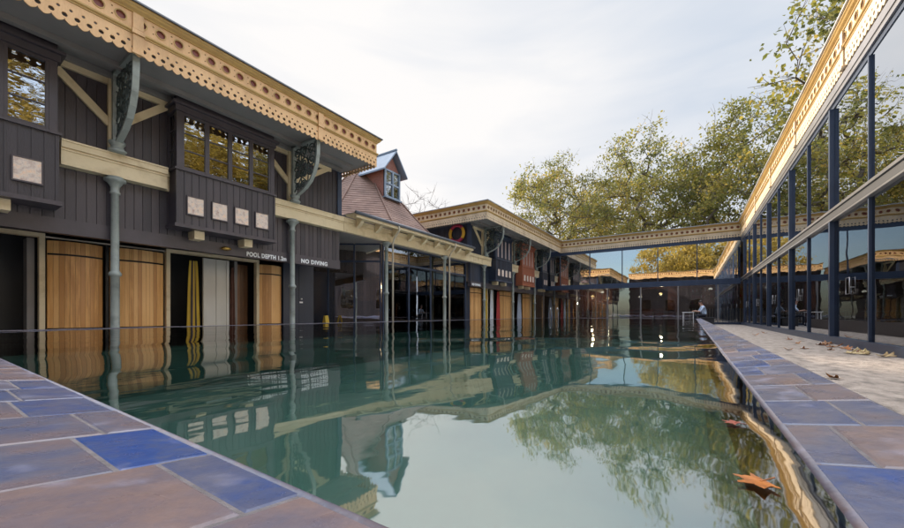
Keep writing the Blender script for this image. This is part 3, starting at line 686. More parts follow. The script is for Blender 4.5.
# ------------------------------------------------------------------ tiled lodge between them
LD = thing('tiled_lodge', 'single-storey glazed lodge with a steep clay tiled roof and dormer between the pavilions', 'lodge')
beam(LD, -9.44, YB+.01, 16.33)
ev = MB()
ev.box(-9.46, -8.98, YB+.10, 15.5, 3.80, 3.86); ev.box(-9.06, -8.96, YB+.10, 15.5, 3.72, 3.799)
ev.build('canopy', 'cream', LD)
g_ = MB()
g_.tube([(-8.93, YB+.05, 3.86), (-8.93, 15.55, 3.86)], .055, 8); g_.box(-9.7, -8.97, YB+.1, 15.5, 3.862, 3.88)
g_.build('gutter', 'lead', LD)
for i in range(9):
    yy = YB+.55+i*.88
    c = MB(); c.prism([(-9.40, 3.50), (-9.40, 3.798), (-9.065, 3.798), (-9.065, 3.73), (-9.16, 3.70), (-9.24, 3.60), (-9.30, 3.56)], lambda a, z_, t: Vector((a, t, z_)), yy-.07, yy+.07)
    c.build('eave_corbel', 'cream', LD)
for y in COLS[4:6]:
    column(LD, y)
    dp = MB(); dp.tube([(-8.93, y+.05, 3.82), (-8.95, y+.10, 3.66), (-9.25, y+.16, 3.42), (-9.36, y+.20, 3.25), (-9.36, y+.20, 0.02)], .035, 8); dp.build('downpipe', 'legpale', LD)
# octagonal tiled roof built from courses
cxo, cyo = -13.1, 12.24; ap = 3.40
def octa(apo, z):
    R8 = apo/math.cos(PI/8)
    return [Vector((cxo+R8*math.cos(PI/8+k*PI/4), cyo+R8*math.sin(PI/8+k*PI/4), z)) for k in range(8)]
rt = MB(); nC = 34
prof = []
for i in range(nC+1):
    q = i/nC; apo = ap*(1-q)+.03*q; z = 3.88 + (8.0-3.88)*(.80*q + .20*q**1.8 if True else q)
    z = 3.88 + 4.15*(q**1.12)
    prof.append((apo, z))
for i in range(nC):
    (a0, z0), (a1, z1) = prof[i], prof[i+1]
    o0, o1 = octa(a0+.006, z0+.010), octa(a1, z1+.0)
    ob = octa(a0, z0)
    for k in range(8):
        A, B, C_, D_ = o0[k], o0[(k+1) % 8], o1[(k+1) % 8], o1[k]
        nt_ = max(1, int((B-A).length/.17))
        for j in range(nt_):
            t0, t1 = j/nt_, (j+1)/nt_
            if i % 2: t0, t1 = max(0, t0-.5/nt_), (t1-.5/nt_ if j < nt_-1 else 1)
            lift = Vector((0, 0, random.uniform(0, .006)))
            rt.add([A.lerp(B, t0)+lift, A.lerp(B, t1)+lift, D_.lerp(C_, t1), D_.lerp(C_, t0)], [(0,1,2,3)], 0, random.random())
        rt.add([ob[k], ob[(k+1) % 8], B, A], [(0,1,2,3)], 0, .2)
rt.build('tiled_roof', 'roof', LD)
hp = MB()
for k in range(8):
    pts = [octa(a+.02, z+.02)[k] for a, z in prof]
    hp.tube(pts, .035, 6)
hp.build('hip_tiles', 'roof', LD)
# dormer facing the pool
xd, yd, wd = -11.25, 12.22, .50
D_ = box_part('dormer', LD, 'tilehung', (-13.0, xd-.06, yd-wd, yd-wd+.03, 5.6, 7.05)); box_part('dormer_cheek', D_, 'tilehung', (-13.0, xd-.06, yd+wd-.03, yd+wd, 5.6, 7.05))
fr = MB()
for yy in (yd-wd, yd-.02, yd+wd-.08): fr.box(xd-.10, xd, yy, yy+.08, 5.80, 7.05)
for zz in (5.80, 6.38, 6.97): fr.box(xd-.09, xd-.01, yd-wd+.08, yd+wd-.08, zz, zz+.07)
fr.box(xd-.2, xd+.08, yd-wd-.04, yd+wd+.04, 5.74, 5.80)
fr.prism([(yd-wd, 7.05), (yd+wd, 7.05), (yd, 7.72)], lambda a, z_, t: Vector((t, a, z_)), xd-.12, xd-.07, 1)
fr.build('dormer_window', ['leadblue', 'tilehung'], D_)
gq = MB(); gq.box(xd-.06, xd-.05, yd-wd+.08, yd+wd-.08, 5.87, 6.97); gq.build('dormer_glass', 'glassold', D_)
li = MB(); li.box(xd-.9, xd-.88, yd-wd+.04, yd+wd-.04, 5.9, 7.0); li.build('dormer_lining', 'interior', D_)
rf = MB(); pk = (yd, 7.93)
for s_ in (-1, 1):
    e = (yd+s_*(wd+.26), 6.93)
    rf.prism([pk, e, (e[0], e[1]-.07), (pk[0], pk[1]-.09)], lambda a, z_, t: Vector((t, a, z_)), -13.1, xd+.22)
rf.bar((-13.1, yd, 7.95), (xd+.24, yd, 7.95), .08, .07)
rf.build('dormer_roof', 'leadblue' if 'leadblue' in M else 'lead', D_)
# lodge glazing: a straight run and a canted bay
def glazing(parent, p0, p1, n, zs=(0.0, 2.62, 3.28), m='frame', th=.06, gm='glassflat'):
    p0 = Vector((*p0, 0)); p1 = Vector((*p1, 0)); d = p1-p0; Ln = d.length; d.normalize(); nr = Vector((d.y, -d.x, 0))
    up = Vector((0, 0, 1))
    f = MB()
    for i in range(n+1):
        a = p0+d*(Ln*i/n); f.bar(a+up*zs[0], a+up*zs[-1], th, th, tuple(nr))
    for z in zs:
        for i in range(n): f.bar(p0+d*(Ln*i/n+th/2)+up*max(z, .04), p0+d*(Ln*(i+1)/n-th/2)+up*max(z, .04), th*.9, .07)
    fo = f.build('window_frame', m, parent)
    for i in range(n):
        for z0, z1 in zip(zs[:-1], zs[1:]):
            a = p0+d*(Ln*i/n+th/2); c = p0+d*(Ln*(i+1)/n-th/2); g1 = MB()
            g1.bar((a+c)/2*0+a+up*((z0+z1)/2+.0), c+up*((z0+z1)/2), .008, (z1-z0)-.072)
            g1.build('pane', gm, fo)
    return fo
glazing(LD, (-9.86, 10.15), (-9.86, 16.2), 4)
glazing(LD, (-9.93, 10.10), (-12.4, 8.43), 3, gm='glassup')
fl = MB(); fl.box(-14, -9.9, 8.1, 16.3, -.0, .02); fl.build('floor', 'floorin', LD)
box_part('ceiling', LD, 'soffit', (-16, -9.60, YB+.03, 16.30, 3.30, 3.42))
box_part('back_wall', LD, 'interior', (-16, -15.9, 8.0, 16.3, 0, 3.29), (-16, -12.45, 8.0, 8.1, 0, 3.29), (-16, -12, 16.2, 16.3, 0, 3.29))
box_part('reception_desk', LD, 'oak', *[(-12.6, -12.55, 10.2+q*.12, 10.31+q*.12, .05, 1.05) for q in range(18)], (-12.75, -12.5, 10.15, 12.4, 1.051, 1.10))
box_part('timber_counter', LD, 'oak', *[(-13.3+q*.11, -13.2+q*.11, 11.6, 11.64, .05, 1.15) for q in range(16)], (-13.35, -11.5, 11.45, 12.0, 1.151, 1.20))
box_part('timber_screen', LD, 'wood', *[(-15.6+q*.13, -15.48+q*.13, 13.2, 13.24, .03, 2.5) for q in range(20)])
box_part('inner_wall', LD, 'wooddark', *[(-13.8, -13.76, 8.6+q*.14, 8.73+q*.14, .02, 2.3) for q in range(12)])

# ------------------------------------------------------------------ far glass hall
GH = thing('glass_hall', 'glazed restaurant hall closing the far end of the pool', 'building')
fascia(GH, (XL, YF), (XR, YF), (0, -1), -1, -1, fm='fasciafar')
yg = YF+.14
fb = MB(); fb.box(-9.8, XR+.12, YF+.10, YF+.42, 2.42, 2.76); fb.build('transom_beam', 'frame', GH)
box_part('head_beam', GH, 'frame', (-9.8, XR+.12, YF+.135, YF+.35, 5.0, 5.36))
box_part('base_rail', GH, 'frame', (-9.8, XR+.12, YF+.10, YF+.22, .0, .12))
mx_ = [-8.32+2.14*k for k in range(0, 6)]
edges = [-9.8] + mx_[:-1] + [XR+.12]
for i in range(len(mx_)-1): box_part('mullion', GH, 'frame', (mx_[i]-.025, mx_[i]+.025, yg-.02, yg+.10, 2.762, 4.998))
for x_ in (-9.62, -7.1, -4.99, -2.9, -.76, 1.3): box_part('lower_mullion', GH, 'silver', (x_-.04, x_+.04, yg+.0, yg+.10, .121, 2.418))
for a, c in zip(edges[:-1], edges[1:]):
    box_part('pane', GH, 'glassfar', (a+.026, c-.026, yg+.03, yg+.038, 2.762, 4.998))
ed2 = [-9.8, -9.62, -7.1, -4.99, -2.9, -.76, 1.3, XR+.12]
for a, c in zip(ed2[:-1], ed2[1:]):
    box_part('pane', GH, 'glass', (a+.041, c-.041, yg+.045, yg+.053, .122, 2.418))
box_part('roof', GH, 'paleflash', (-20, 9.5, YF+.55, 37, 6.0, 6.1), (-20, XR+.6, YF+.42, YF+.56, 5.365, 6.05))
box_part('floor', GH, 'floorin', (-20, 9.3, YF+.22, 37, -.01, .03))
box_part('ceiling', GH, 'soffit', (-20, 9.3, YF+.43, 37, 5.37, 5.42))
box_part('back_wall', GH, 'interior', (-20, 9.3, 36.8, 36.95, .03, 5.36), (-20, -19.85, YF+.4, 36.8, .03, 5.36))
box_part('brick_pier', GH, 'brick', (-9.0, -5.3, 31.0, 31.2, .03, 2.5), (-9.0, 2.0, 31.0, 31.22, 2.51, 3.3), (-1.5, -.9, 30.9, 31.19, .03, 2.5))
box_part('mezzanine_balcony', GH, 'glass', (-9.6, 2.2, YF+1.4, YF+1.41, 2.9, 3.7))
# bar inside
BR = thing('bar_counter', 'long slatted bar counter with a pale top inside the far hall', 'bar')
box_part('counter_front', BR, 'legpale', *[(-.2+q*.16, -.09+q*.16, 30.2, 30.24, .04, 1.0) for q in range(26)])
box_part('counter_top', BR, 'oak', (-.3, 4.1, 30.05, 30.7, 1.02, 1.08)); box_part('counter_body', BR, 'chairdark', (-.2, 4.0, 30.26, 30.65, .04, 1.0))
SH = thing('bottle_shelf', 'wooden back shelf filled with bottles and jars behind the bar', 'shelf')
box_part('shelf_frame', SH, 'oak', *[(-.2, 4.2, 32.0, 32.35, z_, z_+.05) for z_ in (1.3, 1.75, 2.2)], *[(x_, x_+.05, 32.0, 32.35, .05, 2.6) for x_ in (-.25, 1.2, 2.7, 4.2)], (-.2, 4.2, 32.36, 32.4, .05, 2.6))
bot = MB()
for z_ in (1.35, 1.80, 2.25):
    for q in range(34):
        x_ = -.1+q*.125+random.uniform(-.02, .02); h = random.uniform(.16, .30)
        bot.lathe((x_, 32.15, z_+.001), [(.04, 0), (.042, h*.6), (.015, h*.75), (.015, h)], 6, random.randint(0, 3))
o = bot.build('bottles', ['oak', 'white', 'red', 'gold'], SH)
# trestle / tables / chairs
def make_table(loc, label, group, w=1.6, d=.75, trestle=False):
    T = thing('table', label, 'table', loc, group)
    box_part('tabletop', T, 'tablegrey', (-d/2, d/2, -w/2, w/2, .72, .755))
    for sx in (-1, 1):
        for sy in (-1, 1):
            l = MB()
            l.bar((sx*(d/2-.06), sy*(w/2-.10), .719), (sx*(d/2-.02 + (.10 if trestle else .02)), sy*(w/2-.10), 0), .045, .045, (0, 1, 0)); l.build('leg', 'legpale', T)
    return T
def make_chair(loc, rz, label, group):
    T = thing('chair', label, 'chair', loc, group, rz)
    s = MB(); s.box(-.20, .20, -.20, .20, .44, .47); s.build('seat', 'chairdark', T)
    s = MB()
    for q in range(5):
        a = -.18+q*.09; s.box(a-.015, a+.015, -.215-.01*abs(q-2)*-1, -.195, .49, .86)
    s.box(-.21, .21, -.225, -.19, .80, .88); s.build('backrest', 'chairdark', T)
    for sx in (-1, 1):
        for sy in (-1, 1):
            l = MB(); l.tube([(sx*.17, sy*.17, .44), (sx*.21, sy*.21, 0)], .015, 6); l.build('leg', 'legpale' if False else 'chairdark', T)
    return T
tb = None
spots = []
right_rows = [(4.3, 6.2+2.6*i) for i in range(8)]
far_rows = [(-8.2+2.2*i, 29.1) for i in range(4)]
words = ['nearest the camera', 'second from the camera', 'third from the camera', 'fourth from the camera', 'fifth from the camera', 'sixth from the camera', 'seventh from the camera', 'deepest in the row']
ch = None
for i, (x_, y_) in enumerate(right_rows):
    lb = 'grey topped table behind the right glass wall, ' + words[i]
    if tb is None: tb = make_table((x_, y_, .02), lb, 'tables inside the glass halls'); t_ = tb
    else: t_ = copy_tree(tb); t_.location = (x_, y_, .02); t_['label'] = lb
    for j, (dx, dy, rz) in enumerate(((-.62, -.4, -PI/2), (-.62, .4, -PI/2), (.62, 0, PI/2))):
        lc = ['poolside chair, nearer one,', 'poolside chair, farther one,', 'inner side chair'][j] + ' at the right hall table ' + words[i]
        if ch is None: ch = make_chair((x_+dx, y_+dy, .02), rz, lc, 'chairs inside the glass halls'); c_ = ch
        else: c_ = copy_tree(ch); c_.location = (x_+dx, y_+dy, .02); c_.rotation_euler = (0, 0, rz); c_['label'] = lc
for i, (x_, y_) in enumerate(far_rows):
    t_ = copy_tree(tb); t_.location = (x_, y_, .03); t_.rotation_euler = (0, 0, PI/2); o_ = ['leftmost', 'second from the left', 'third from the left', 'fourth from the left'][i]
    t_['label'] = 'grey topped table behind the far glass wall, ' + o_
    for j, (dx, dy, rz) in enumerate(((-.4, -.62, 0), (.4, .62, PI))):
        c_ = copy_tree(ch); c_.location = (x_+dx, y_+dy, .03); c_.rotation_euler = (0, 0, rz)
        c_['label'] = 'dark chair on the %s side of the far hall table, %s' % (['pool', 'inner'][j], o_)
# pendant lamps in the far hall
PLS = [(-6.6, 30.2, 2.05, 'bulb'), (-5.9, 30.4, 2.35, 'bulbwhite'), (-5.4, 29.8, 1.85, 'bulb'), (-3.2, 30.0, 1.9, 'bulbwhite'), (-1.9, 30.0, 2.1, 'bulb'), (1.0, 29.6, 2.3, 'bulbwhite')]
for i, (x_, y_, z_, mm) in enumerate(PLS):
    T = thing('pendant_lamp', ['warm round pendant lamp leftmost in the far hall', 'flat white pendant lamp above its warm neighbours, far hall', 'lowest warm pendant lamp in the left half of the far hall', 'white pendant lamp near the middle of the far hall', 'warm pendant lamp right of the middle of the far hall', 'white pendant lamp above the bar counter'][i], 'lamp', (x_, y_, z_), 'pendant lamps in the far hall')
    s = MB(); s.tube([(0, 0, .08), (0, 0, 5.36-z_)], .008, 5); s.build('cord', 'hoop', T)
    s = MB(); s.lathe((0, 0, 0), [(.03, .07), (.09, .03), (.12, -.02), (.10, -.05), (.03, -.06)], 14); s.build('lamp_shade', mm, T)
    if mm == 'bulb':
        ld = bpy.data.lights.new('lamp_light', 'POINT'); ld.energy = 22; ld.color = (1, .75, .45); ld.shadow_soft_size = .07
        lo = bpy.data.objects.new('lamp_light', ld); COL.objects.link(lo); lo.location = (0, 0, -.14); lo.parent = T
for i, (x_, y_, z_) in enumerate(((-11.0, 12.1, 1.95), (-12.0, 14.2, 2.05))):
    T = copy_tree(bpy.data.objects['pendant_lamp']); T.location = (x_, y_, z_); T['group'] = 'pendant lamps in the tiled lodge'
    T['label'] = ['warm pendant lamp inside the tiled lodge, the nearer one', 'warm pendant lamp inside the tiled lodge, the farther one'][i]
    for c_ in T.children:
        if c_.type == 'LIGHT': c_.data = c_.data.copy(); c_.data.energy = 60
        if c_.name.startswith('cord'): c_.scale.z = (3.3-z_)/(5.36-2.05); c_.location.z = .0
# small A-frame boards and orange seating
for i, (x_, y_, lb) in enumerate(((-3.0, 28.6, 'red upholstered bench seat under the middle of the far hall'),)):
    T = thing('upholstered_bench', lb, 'bench', (x_, y_+2.0, .03)); box_part('seat', T, 'brick', (-1.2, 1.2, -.3, .3, .25, .48)); box_part('backrest', T, 'brick', (-1.2, 1.2, .301, .42, .25, .95)); box_part('plinth', T, 'chairdark', (-1.15, 1.15, -.25, .40, 0, .249))
T = thing('trestle', 'pale timber A-frame trestle standing before the slatted bar', 'trestle', (1.55, 28.4, .03))
for s_ in (-1, 1):
    l = MB(); l.bar((0, s_*.0, .92), (s_*.30, -.1, 0), .05, .07, (0, 1, 0)); l.build('leg', 'legpale', T)
    l = MB(); l.bar((0, .5, .92), (s_*.30, .6, 0), .05, .07, (0, 1, 0)); l.build('leg', 'legpale', T)
box_part('top_rail', T, 'legpale', (-.05, .05, -.15, .65, .925, .99))

# ------------------------------------------------------------------ right glass wing
GR = thing('glass_wing', 'long two-tier glazed wing with blue steel fins along the right side', 'building')
YS = -4.0
fascia(GR, (XR, YF), (XR, YS), (-1, 0), -1, 0, pil=[YF-(9.8+3.815*k) for k in range(-3, 5)], fm='fasciafar')
XG = XR+.16
box_part('head_frame', GR, 'silver', (XR+.10, XR+.135, YS, YF, 5.02, 5.17), (XR+.115, XR+.15, YS, YF, 4.93, 5.015), (XR+.135, XR+.30, YS, YF+.1, 5.171, 5.37))
box_part('head_beam', GR, 'frame', (XR+.151, XR+.30, YS, YF+.09, 4.84, 5.17))
box_part('transom', GR, 'silver', (XR+.09, XR+.26, YS, YF+.09, 2.71, 2.76), (XR+.09, XR+.26, YS, YF+.09, 2.52, 2.55))
box_part('transom_core', GR, 'chairdark', (XR+.12, XR+.25, YS, YF+.09, 2.551, 2.709))
box_part('base_rail', GR, 'frame', (XR+.11, XR+.26, YS, YF+.09, 0, .15))
fins = [10.66+3.815*k for k in range(-3, 5)]
for y in fins:
    box_part('fin', GR, 'frame', (XR+.095, XR+.27, y-.045, y+.045, .151, 2.519), (XR+.095, XR+.27, y-.045, y+.045, 2.761, 4.839))
thin = [y-1.9 for y in fins]
for y in thin: box_part('mullion', GR, 'frame', (XR+.13, XR+.21, y-.022, y+.022, .151, 2.519), (XR+.13, XR+.21, y-.022, y+.022, 2.761, 4.839))
ed = sorted([YS] + [(y, .075) for y in fins for _ in (0,)][:0] + [YS])[:0]
marks = sorted([(y, .046) for y in fins] + [(y, .023) for y in thin] + [(YF+.12, .02)]); prev = (YS, 0)
for mk in marks:
    a, c = prev[0]+prev[1], mk[0]-mk[1]
    if c-a > .1:
        for z0, z1 in ((.152, 2.518), (2.762, 4.838)):
            box_part('pane', GR, 'glassup' if z0 > 1 else 'glass', (XR+.165, XR+.173, a, c, z0, z1))
    prev = mk
for y in fins[1:]:
    h = MB(); xx = XR+.15
    h.tube([(xx-.02, y-.95-.10, 1.28), (xx-.02, y-.95-.10, .98), (xx-.02, y-.95+.10, .98), (xx-.02, y-.95+.10, 1.28), (xx-.02, y-.95-.10, 1.28)], .008, 6)
    h.tube([(xx+.02, y-.95-.10, 1.1), (xx-.02, y-.95-.10, 1.1)], .012, 6)
    h.build('door_handle', 'silver', GR)
box_part('roof', GR, 'paleflash', (XR+.55, 9.6, YS, YF+.5, 6.0, 6.1), (XR+.31, XR+.56, YS, YF+.4, 5.375, 6.05))
box_part('floor', GR, 'floorin', (XR+.262, 9.4, YS, YF+.2, -.01, .02))
box_part('ceiling', GR, 'soffit', (XR+.31, 9.4, YS, YF+.2, 5.375, 5.42))
box_part('back_wall', GR, 'interior', (9.3, 9.4, YS, YF+.3, .02, 5.37), (XR+.3, 9.3, YS, YS+.1, .02, 5.37))
box_part('banquette', GR, 'trimdark', (8.4, 9.2, 2, 26, .02, .48), (9.05, 9.25, 2, 26, .481, 1.0))
for y_, z_, lb in ((11.55, 1.42, 'green lit exit sign, the lower one behind the right glass'), (10.2, 1.98, 'green lit exit sign, the higher one behind the right glass')):
    T = thing('exit_sign', lb, 'sign', (3.3 if y_ < 11 else 3.6, y_+1.6, z_+.1), 'exit signs')
    box_part('lit_panel', T, 'exit', (-.012, 0, -.13, .13, -.07, .07))
    box_part('casing', T, 'hoop', (0.001, .03, -.14, .14, -.08, .08))
    q = MB()      # running figure and arrow
    q.box(-.018, -.013, -.08, -.02, -.008, .008); q.box(-.018, -.013, .03, .06, -.02, .03); q.box(-.018, -.013, .035, .055, .035, .05); q.box(-.018, -.013, .02, .04, -.05, -.021); q.box(-.018, -.013, .05, .08, -.04, -.021)
    q.build('pictogram', 'white', T)
    box_part('hanger', T, 'hoop', (.008, .02, -.005, .005, .081, 5.37-z_-.1))

# ------------------------------------------------------------------ wing behind the camera (seen only mirrored in the far glass)
P3 = thing('entrance_wing', 'dark boarded wing with gold fretwork eaves closing the near end, mirrored in the far glass', 'building')
f3 = fascia(P3, (9.0, -5.2), (-8.0, -5.2), (0, 1), 0, 0); f3.location.z = 0.6
siding('wall', P3, -6.0, -7.99, 8.99, 0, 6.0, 'navy', axis='y', w=.3)
box_part('roof', P3, 'lead', (-8, 9, -16, -5.40, 6.65, 6.7)); box_part('side_wall', P3, 'navy', (-8, -7.85, -16, -6.12, 0, 6.64), (8.85, 9, -16, -6.12, 0, 6.64))
for x_ in (-6.4, -3.4, -.4, 2.6, 5.6):
    box_part('window', P3, 'trimdark', (x_, x_+1.4, -5.999, -5.95, 1.0, 2.8)); box_part('window', P3, 'glassold', (x_+.1, x_+1.3, -5.949, -5.94, 1.1, 2.7))

# ------------------------------------------------------------------ loose objects
RG = thing('life_ring', 'magenta and yellow life ring hung high on the far pavilion end wall', 'life ring', (-10.42, YC-.10, 4.88))
for k in range(4):
    s = MB(); n = 10; a0 = PI/4 + k*PI/2 - (PI/4 if k % 2 else PI/4); 
    span = (PI*.42, PI*.58)[k % 2]; mid = (PI/2*k)
    pts = [(.42*math.cos(mid-span/2+span*i/n), 0, .42*math.sin(mid-span/2+span*i/n)) for i in range(n+1)]
    s.tube(pts, .085, 10); s.build('ring_segment', 'ringyellow' if k % 2 == 0 else 'ringpink', RG)
def drape(name, lab, cat, x, y0, y1, z1, z0, m, stripes=None, top=.35, grp=None):
    T = MB(); nz, ny = 10, 14
    f = lambda q, r: (x + .035*math.sin(q*16+r*2)*(0.4+.6*r), (y0+y1)/2 + (q-.5)*(y1-y0)*(top+(1-top)*r**.7), z1+(z0-z1)*r)
    for side in (0, .012):
        vs = [(f(i/ny, j/nz)[0]-side, f(i/ny, j/nz)[1], f(i/ny, j/nz)[2]) for j in range(nz+1) for i in range(ny+1)]
        T.add(vs, [], 0)
        for j in range(nz):
            for i in range(ny):
                a = j*(ny+1)+i + (len(T.v)-len(vs)); mi = 1 if (stripes and i in stripes) else 0
                T.f.append([a, a+1, a+ny+2, a+ny+1]); T.mi.append(mi); T.r.append(.5); T.sm.append(True)
    return tag(T.build(name, [m, stripes and 'trimdark' or m]), lab, cat, grp)
drape('robe', 'yellow striped robe hanging in the open cabin beside the pale door', 'robe', -11.05, 4.12, 4.46, 2.02, .15, 'yellow', stripes=(4, 5, 9), top=.55)
drape('robe', 'brown robe hanging in the open cabin right of the pale door', 'robe', -11.06, 5.18, 5.38, 1.95, .15, 'brown')
drape('curtain', 'yellow curtain hanging at the far cabins', 'curtain', -10.2, 19.0, 19.3, 2.05, .1, 'yellow', grp='curtains of the far cabins')
drape('curtain', 'white curtain between the yellow and red ones at the far cabins', 'curtain', -10.2, 19.55, 20.1, 2.05, .1, 'whitecloth', grp='curtains of the far cabins')
drape('curtain', 'red curtain hanging at the far cabins', 'curtain', -10.2, 20.4, 21.1, 2.05, .1, 'red', grp='curtains of the far cabins')
drape('curtain', 'blue grey curtain under the terracotta bay', 'curtain', -10.2, 23.6, 24.6, 2.05, .1, 'greycloth', grp='curtains of the far cabins')
drape('curtain', 'narrow yellow curtain closest to the far glass hall', 'curtain', -10.2, 26.7, 27.0, 2.05, .1, 'yellow', grp='curtains of the far cabins')
# yellow bucket by the lodge
T = thing('wet_floor_sign', 'small yellow folding floor sign standing outside the lodge glass', 'sign', (-10.95, 8.4, 0))
for s_ in (-1, 1):
    l = MB(); l.prism([(-.10, 0), (.10, 0), (.065, .56), (-.065, .56)], lambda a, z_, t: Vector((t + s_*(.14-.2*z_), a, z_)), -.01, .01); l.build('panel', 'yellow', T)
# pool ladder
T = thing('pool_ladder', 'curved steel pool handrails at the far left corner of the pool', 'ladder', (-7.45, PY1, CZ))
for dx in (-.22, .22):
    l = MB(); pts = [(dx, .16, 0)] + [(dx, .0-.16*math.cos(PI*q/8)*-1, .50+.16*math.sin(PI*q/8)) for q in range(9)] + [(dx, -.16, .0), (dx, -.16, -.8)]
    l.tube(pts, .022, 8); l.build('handrail', 'steel', T)
for q in range(3):
    l = MB(); l.box(-.2, .2, -.2, -.13, -.22-.25*q, -.19-.25*q); l.build('tread', 'steel', T)
# seated person
def skin_body(name, verts, edges, radii, m, parent, root=0, sub=2):
    me = bpy.data.meshes.new(name); me.from_pydata(verts, edges, []); o = bpy.data.objects.new(name, me); COL.objects.link(o)
    sk = o.modifiers.new('skin', 'SKIN'); sk.use_smooth_shade = True
    for v, r in zip(me.skin_vertices[0].data, radii): v.radius = (r, r)
    me.skin_vertices[0].data[root].use_root = True
    ss = o.modifiers.new('sub', 'SUBSURF'); ss.levels = sub; ss.render_levels = sub
    bpy.context.view_layer.update()
    me2 = bpy.data.meshes.new_from_object(o.evaluated_get(bpy.context.evaluated_depsgraph_get())); bpy.data.objects.remove(o)
    me2.materials.clear(); me2.materials.append(M[m])
    for p in me2.polygons: p.use_smooth = True; p.material_index = 0
    o = bpy.data.objects.new(name, me2); COL.objects.link(o); o.parent = parent
    return o
PS = thing('person', 'seated person in a pale blue shirt leaning forward beside the far glass', 'person', (.62, 25.6, 0), rz=math.radians(100))
V_ = [(0,0,.55),(0,.03,.70),(0,.08,.86),(0,.12,1.00),(0,.16,1.10),(0,.20,1.18),(0,.225,1.24),(0,.22,1.32),
      (-.10,.05,.53),(-.12,.28,.54),(-.13,.48,.53),(-.13,.50,.30),(-.13,.48,.09),(-.13,.56,.045),(-.13,.66,.03),
      (.10,.05,.53),(.12,.28,.54),(.13,.48,.53),(.13,.50,.30),(.13,.48,.09),(.13,.56,.045),(.13,.66,.03),
      (-.18,.13,1.02),(-.23,.22,.86),(-.22,.30,.76),(-.14,.48,.80),(-.11,.55,.81),
      (.18,.13,1.02),(.23,.22,.86),(.22,.30,.76),(.14,.48,.80),(.11,.55,.81)]
E_ = [(0,1),(1,2),(2,3),(3,4),(4,5),(5,6),(6,7),(0,8),(8,9),(9,10),(10,11),(11,12),(12,13),(13,14),(0,15),(15,16),(16,17),(17,18),(18,19),(19,20),(20,21),(3,22),(22,23),(23,24),(24,25),(25,26),(3,27),(27,28),(28,29),(29,30),(30,31)]
Rr = [.14,.13,.135,.14,.08,.055,.085,.085, .095,.085,.065,.055,.04,.045,.03, .095,.085,.065,.055,.04,.045,.03, .065,.05,.04,.032,.03, .065,.05,.04,.032,.03]
bd = skin_body('body', V_, E_, Rr, 'skin', PS)
for p in bd.data.polygons: pass
bd.data.materials.append(M['shirt']); bd.data.materials.append(M['trousers'])
for p in bd.data.polygons:
    c = p.center
    if c.z < .62 and not (c.y > .50 and c.z > .7): p.material_index = 2 
    elif c.z < 1.10 and c.y < .30: p.material_index = 1
for s_ in (-1, 1):
    for q in range(5):
        l = MB(); a = s_*.11 + (q-2)*.016
        if q == 4: pts = [(s_*.11-s_*.03, .555, .80), (s_*.11-s_*.05, .59, .785), (s_*.11-s_*.05, .62, .77)]
        else: pts = [(a, .57, .81), (a, .61+.004*(2-abs(q-1.5)), .80), (a, .64, .775)]
        l.tube(pts, [.009, .0085, .007], 6); l.build('finger', 'skin', PS)
hm = MB(); hm.lathe((0, .215, 1.30), [(.03, .125), (.075, .105), (.098, .06), (.102, .02), (.09, -.02), (.06, -.03)], 14); hm.build('hair', 'hair', PS)
fc = MB(); fc.bar((0, .305, 1.29), (0, .325, 1.26), .02, .02); fc.bar((-.022, .302, 1.235), (.022, .302, 1.235), .008, .006, mi=1)
for s_ in (-1, 1): fc.lathe((s_*.032, .298, 1.30), [(.001, -.004), (.010, -.003), (.010, .003), (.001, .004)], 8, 1, axis='y')
for s_ in (-1, 1): fc.lathe((s_*.088, .22, 1.28), [(.02, -.008), (.026, 0), (.02, .008)], 8, 0, axis='x')
fc.build('face', ['skin', 'hair'], PS)
BN = thing('bench', 'low dark bench under the seated person', 'bench', (.62, 25.45, 0))
box_part('seat', BN, 'chairdark', (-.25, .45, -.5, .5, .38, .44))
for sy in (-.42, .42): box_part('leg', BN, 'chairdark', (-.2, .4, sy-.03, sy+.03, 0, .379))
TB = thing('side_table', 'slim white table standing left of the seated person', 'table', (-.15, 25.5, 0))
box_part('tabletop', TB, 'white', (-.35, .25, -.35, .35, .70, .735)); 
for sx, sy in ((-.3, -.3), (-.3, .3), (.2, -.3), (.2, .3)): box_part('leg', TB, 'white', (sx-.015, sx+.015, sy-.015, sy+.015, 0, .699))

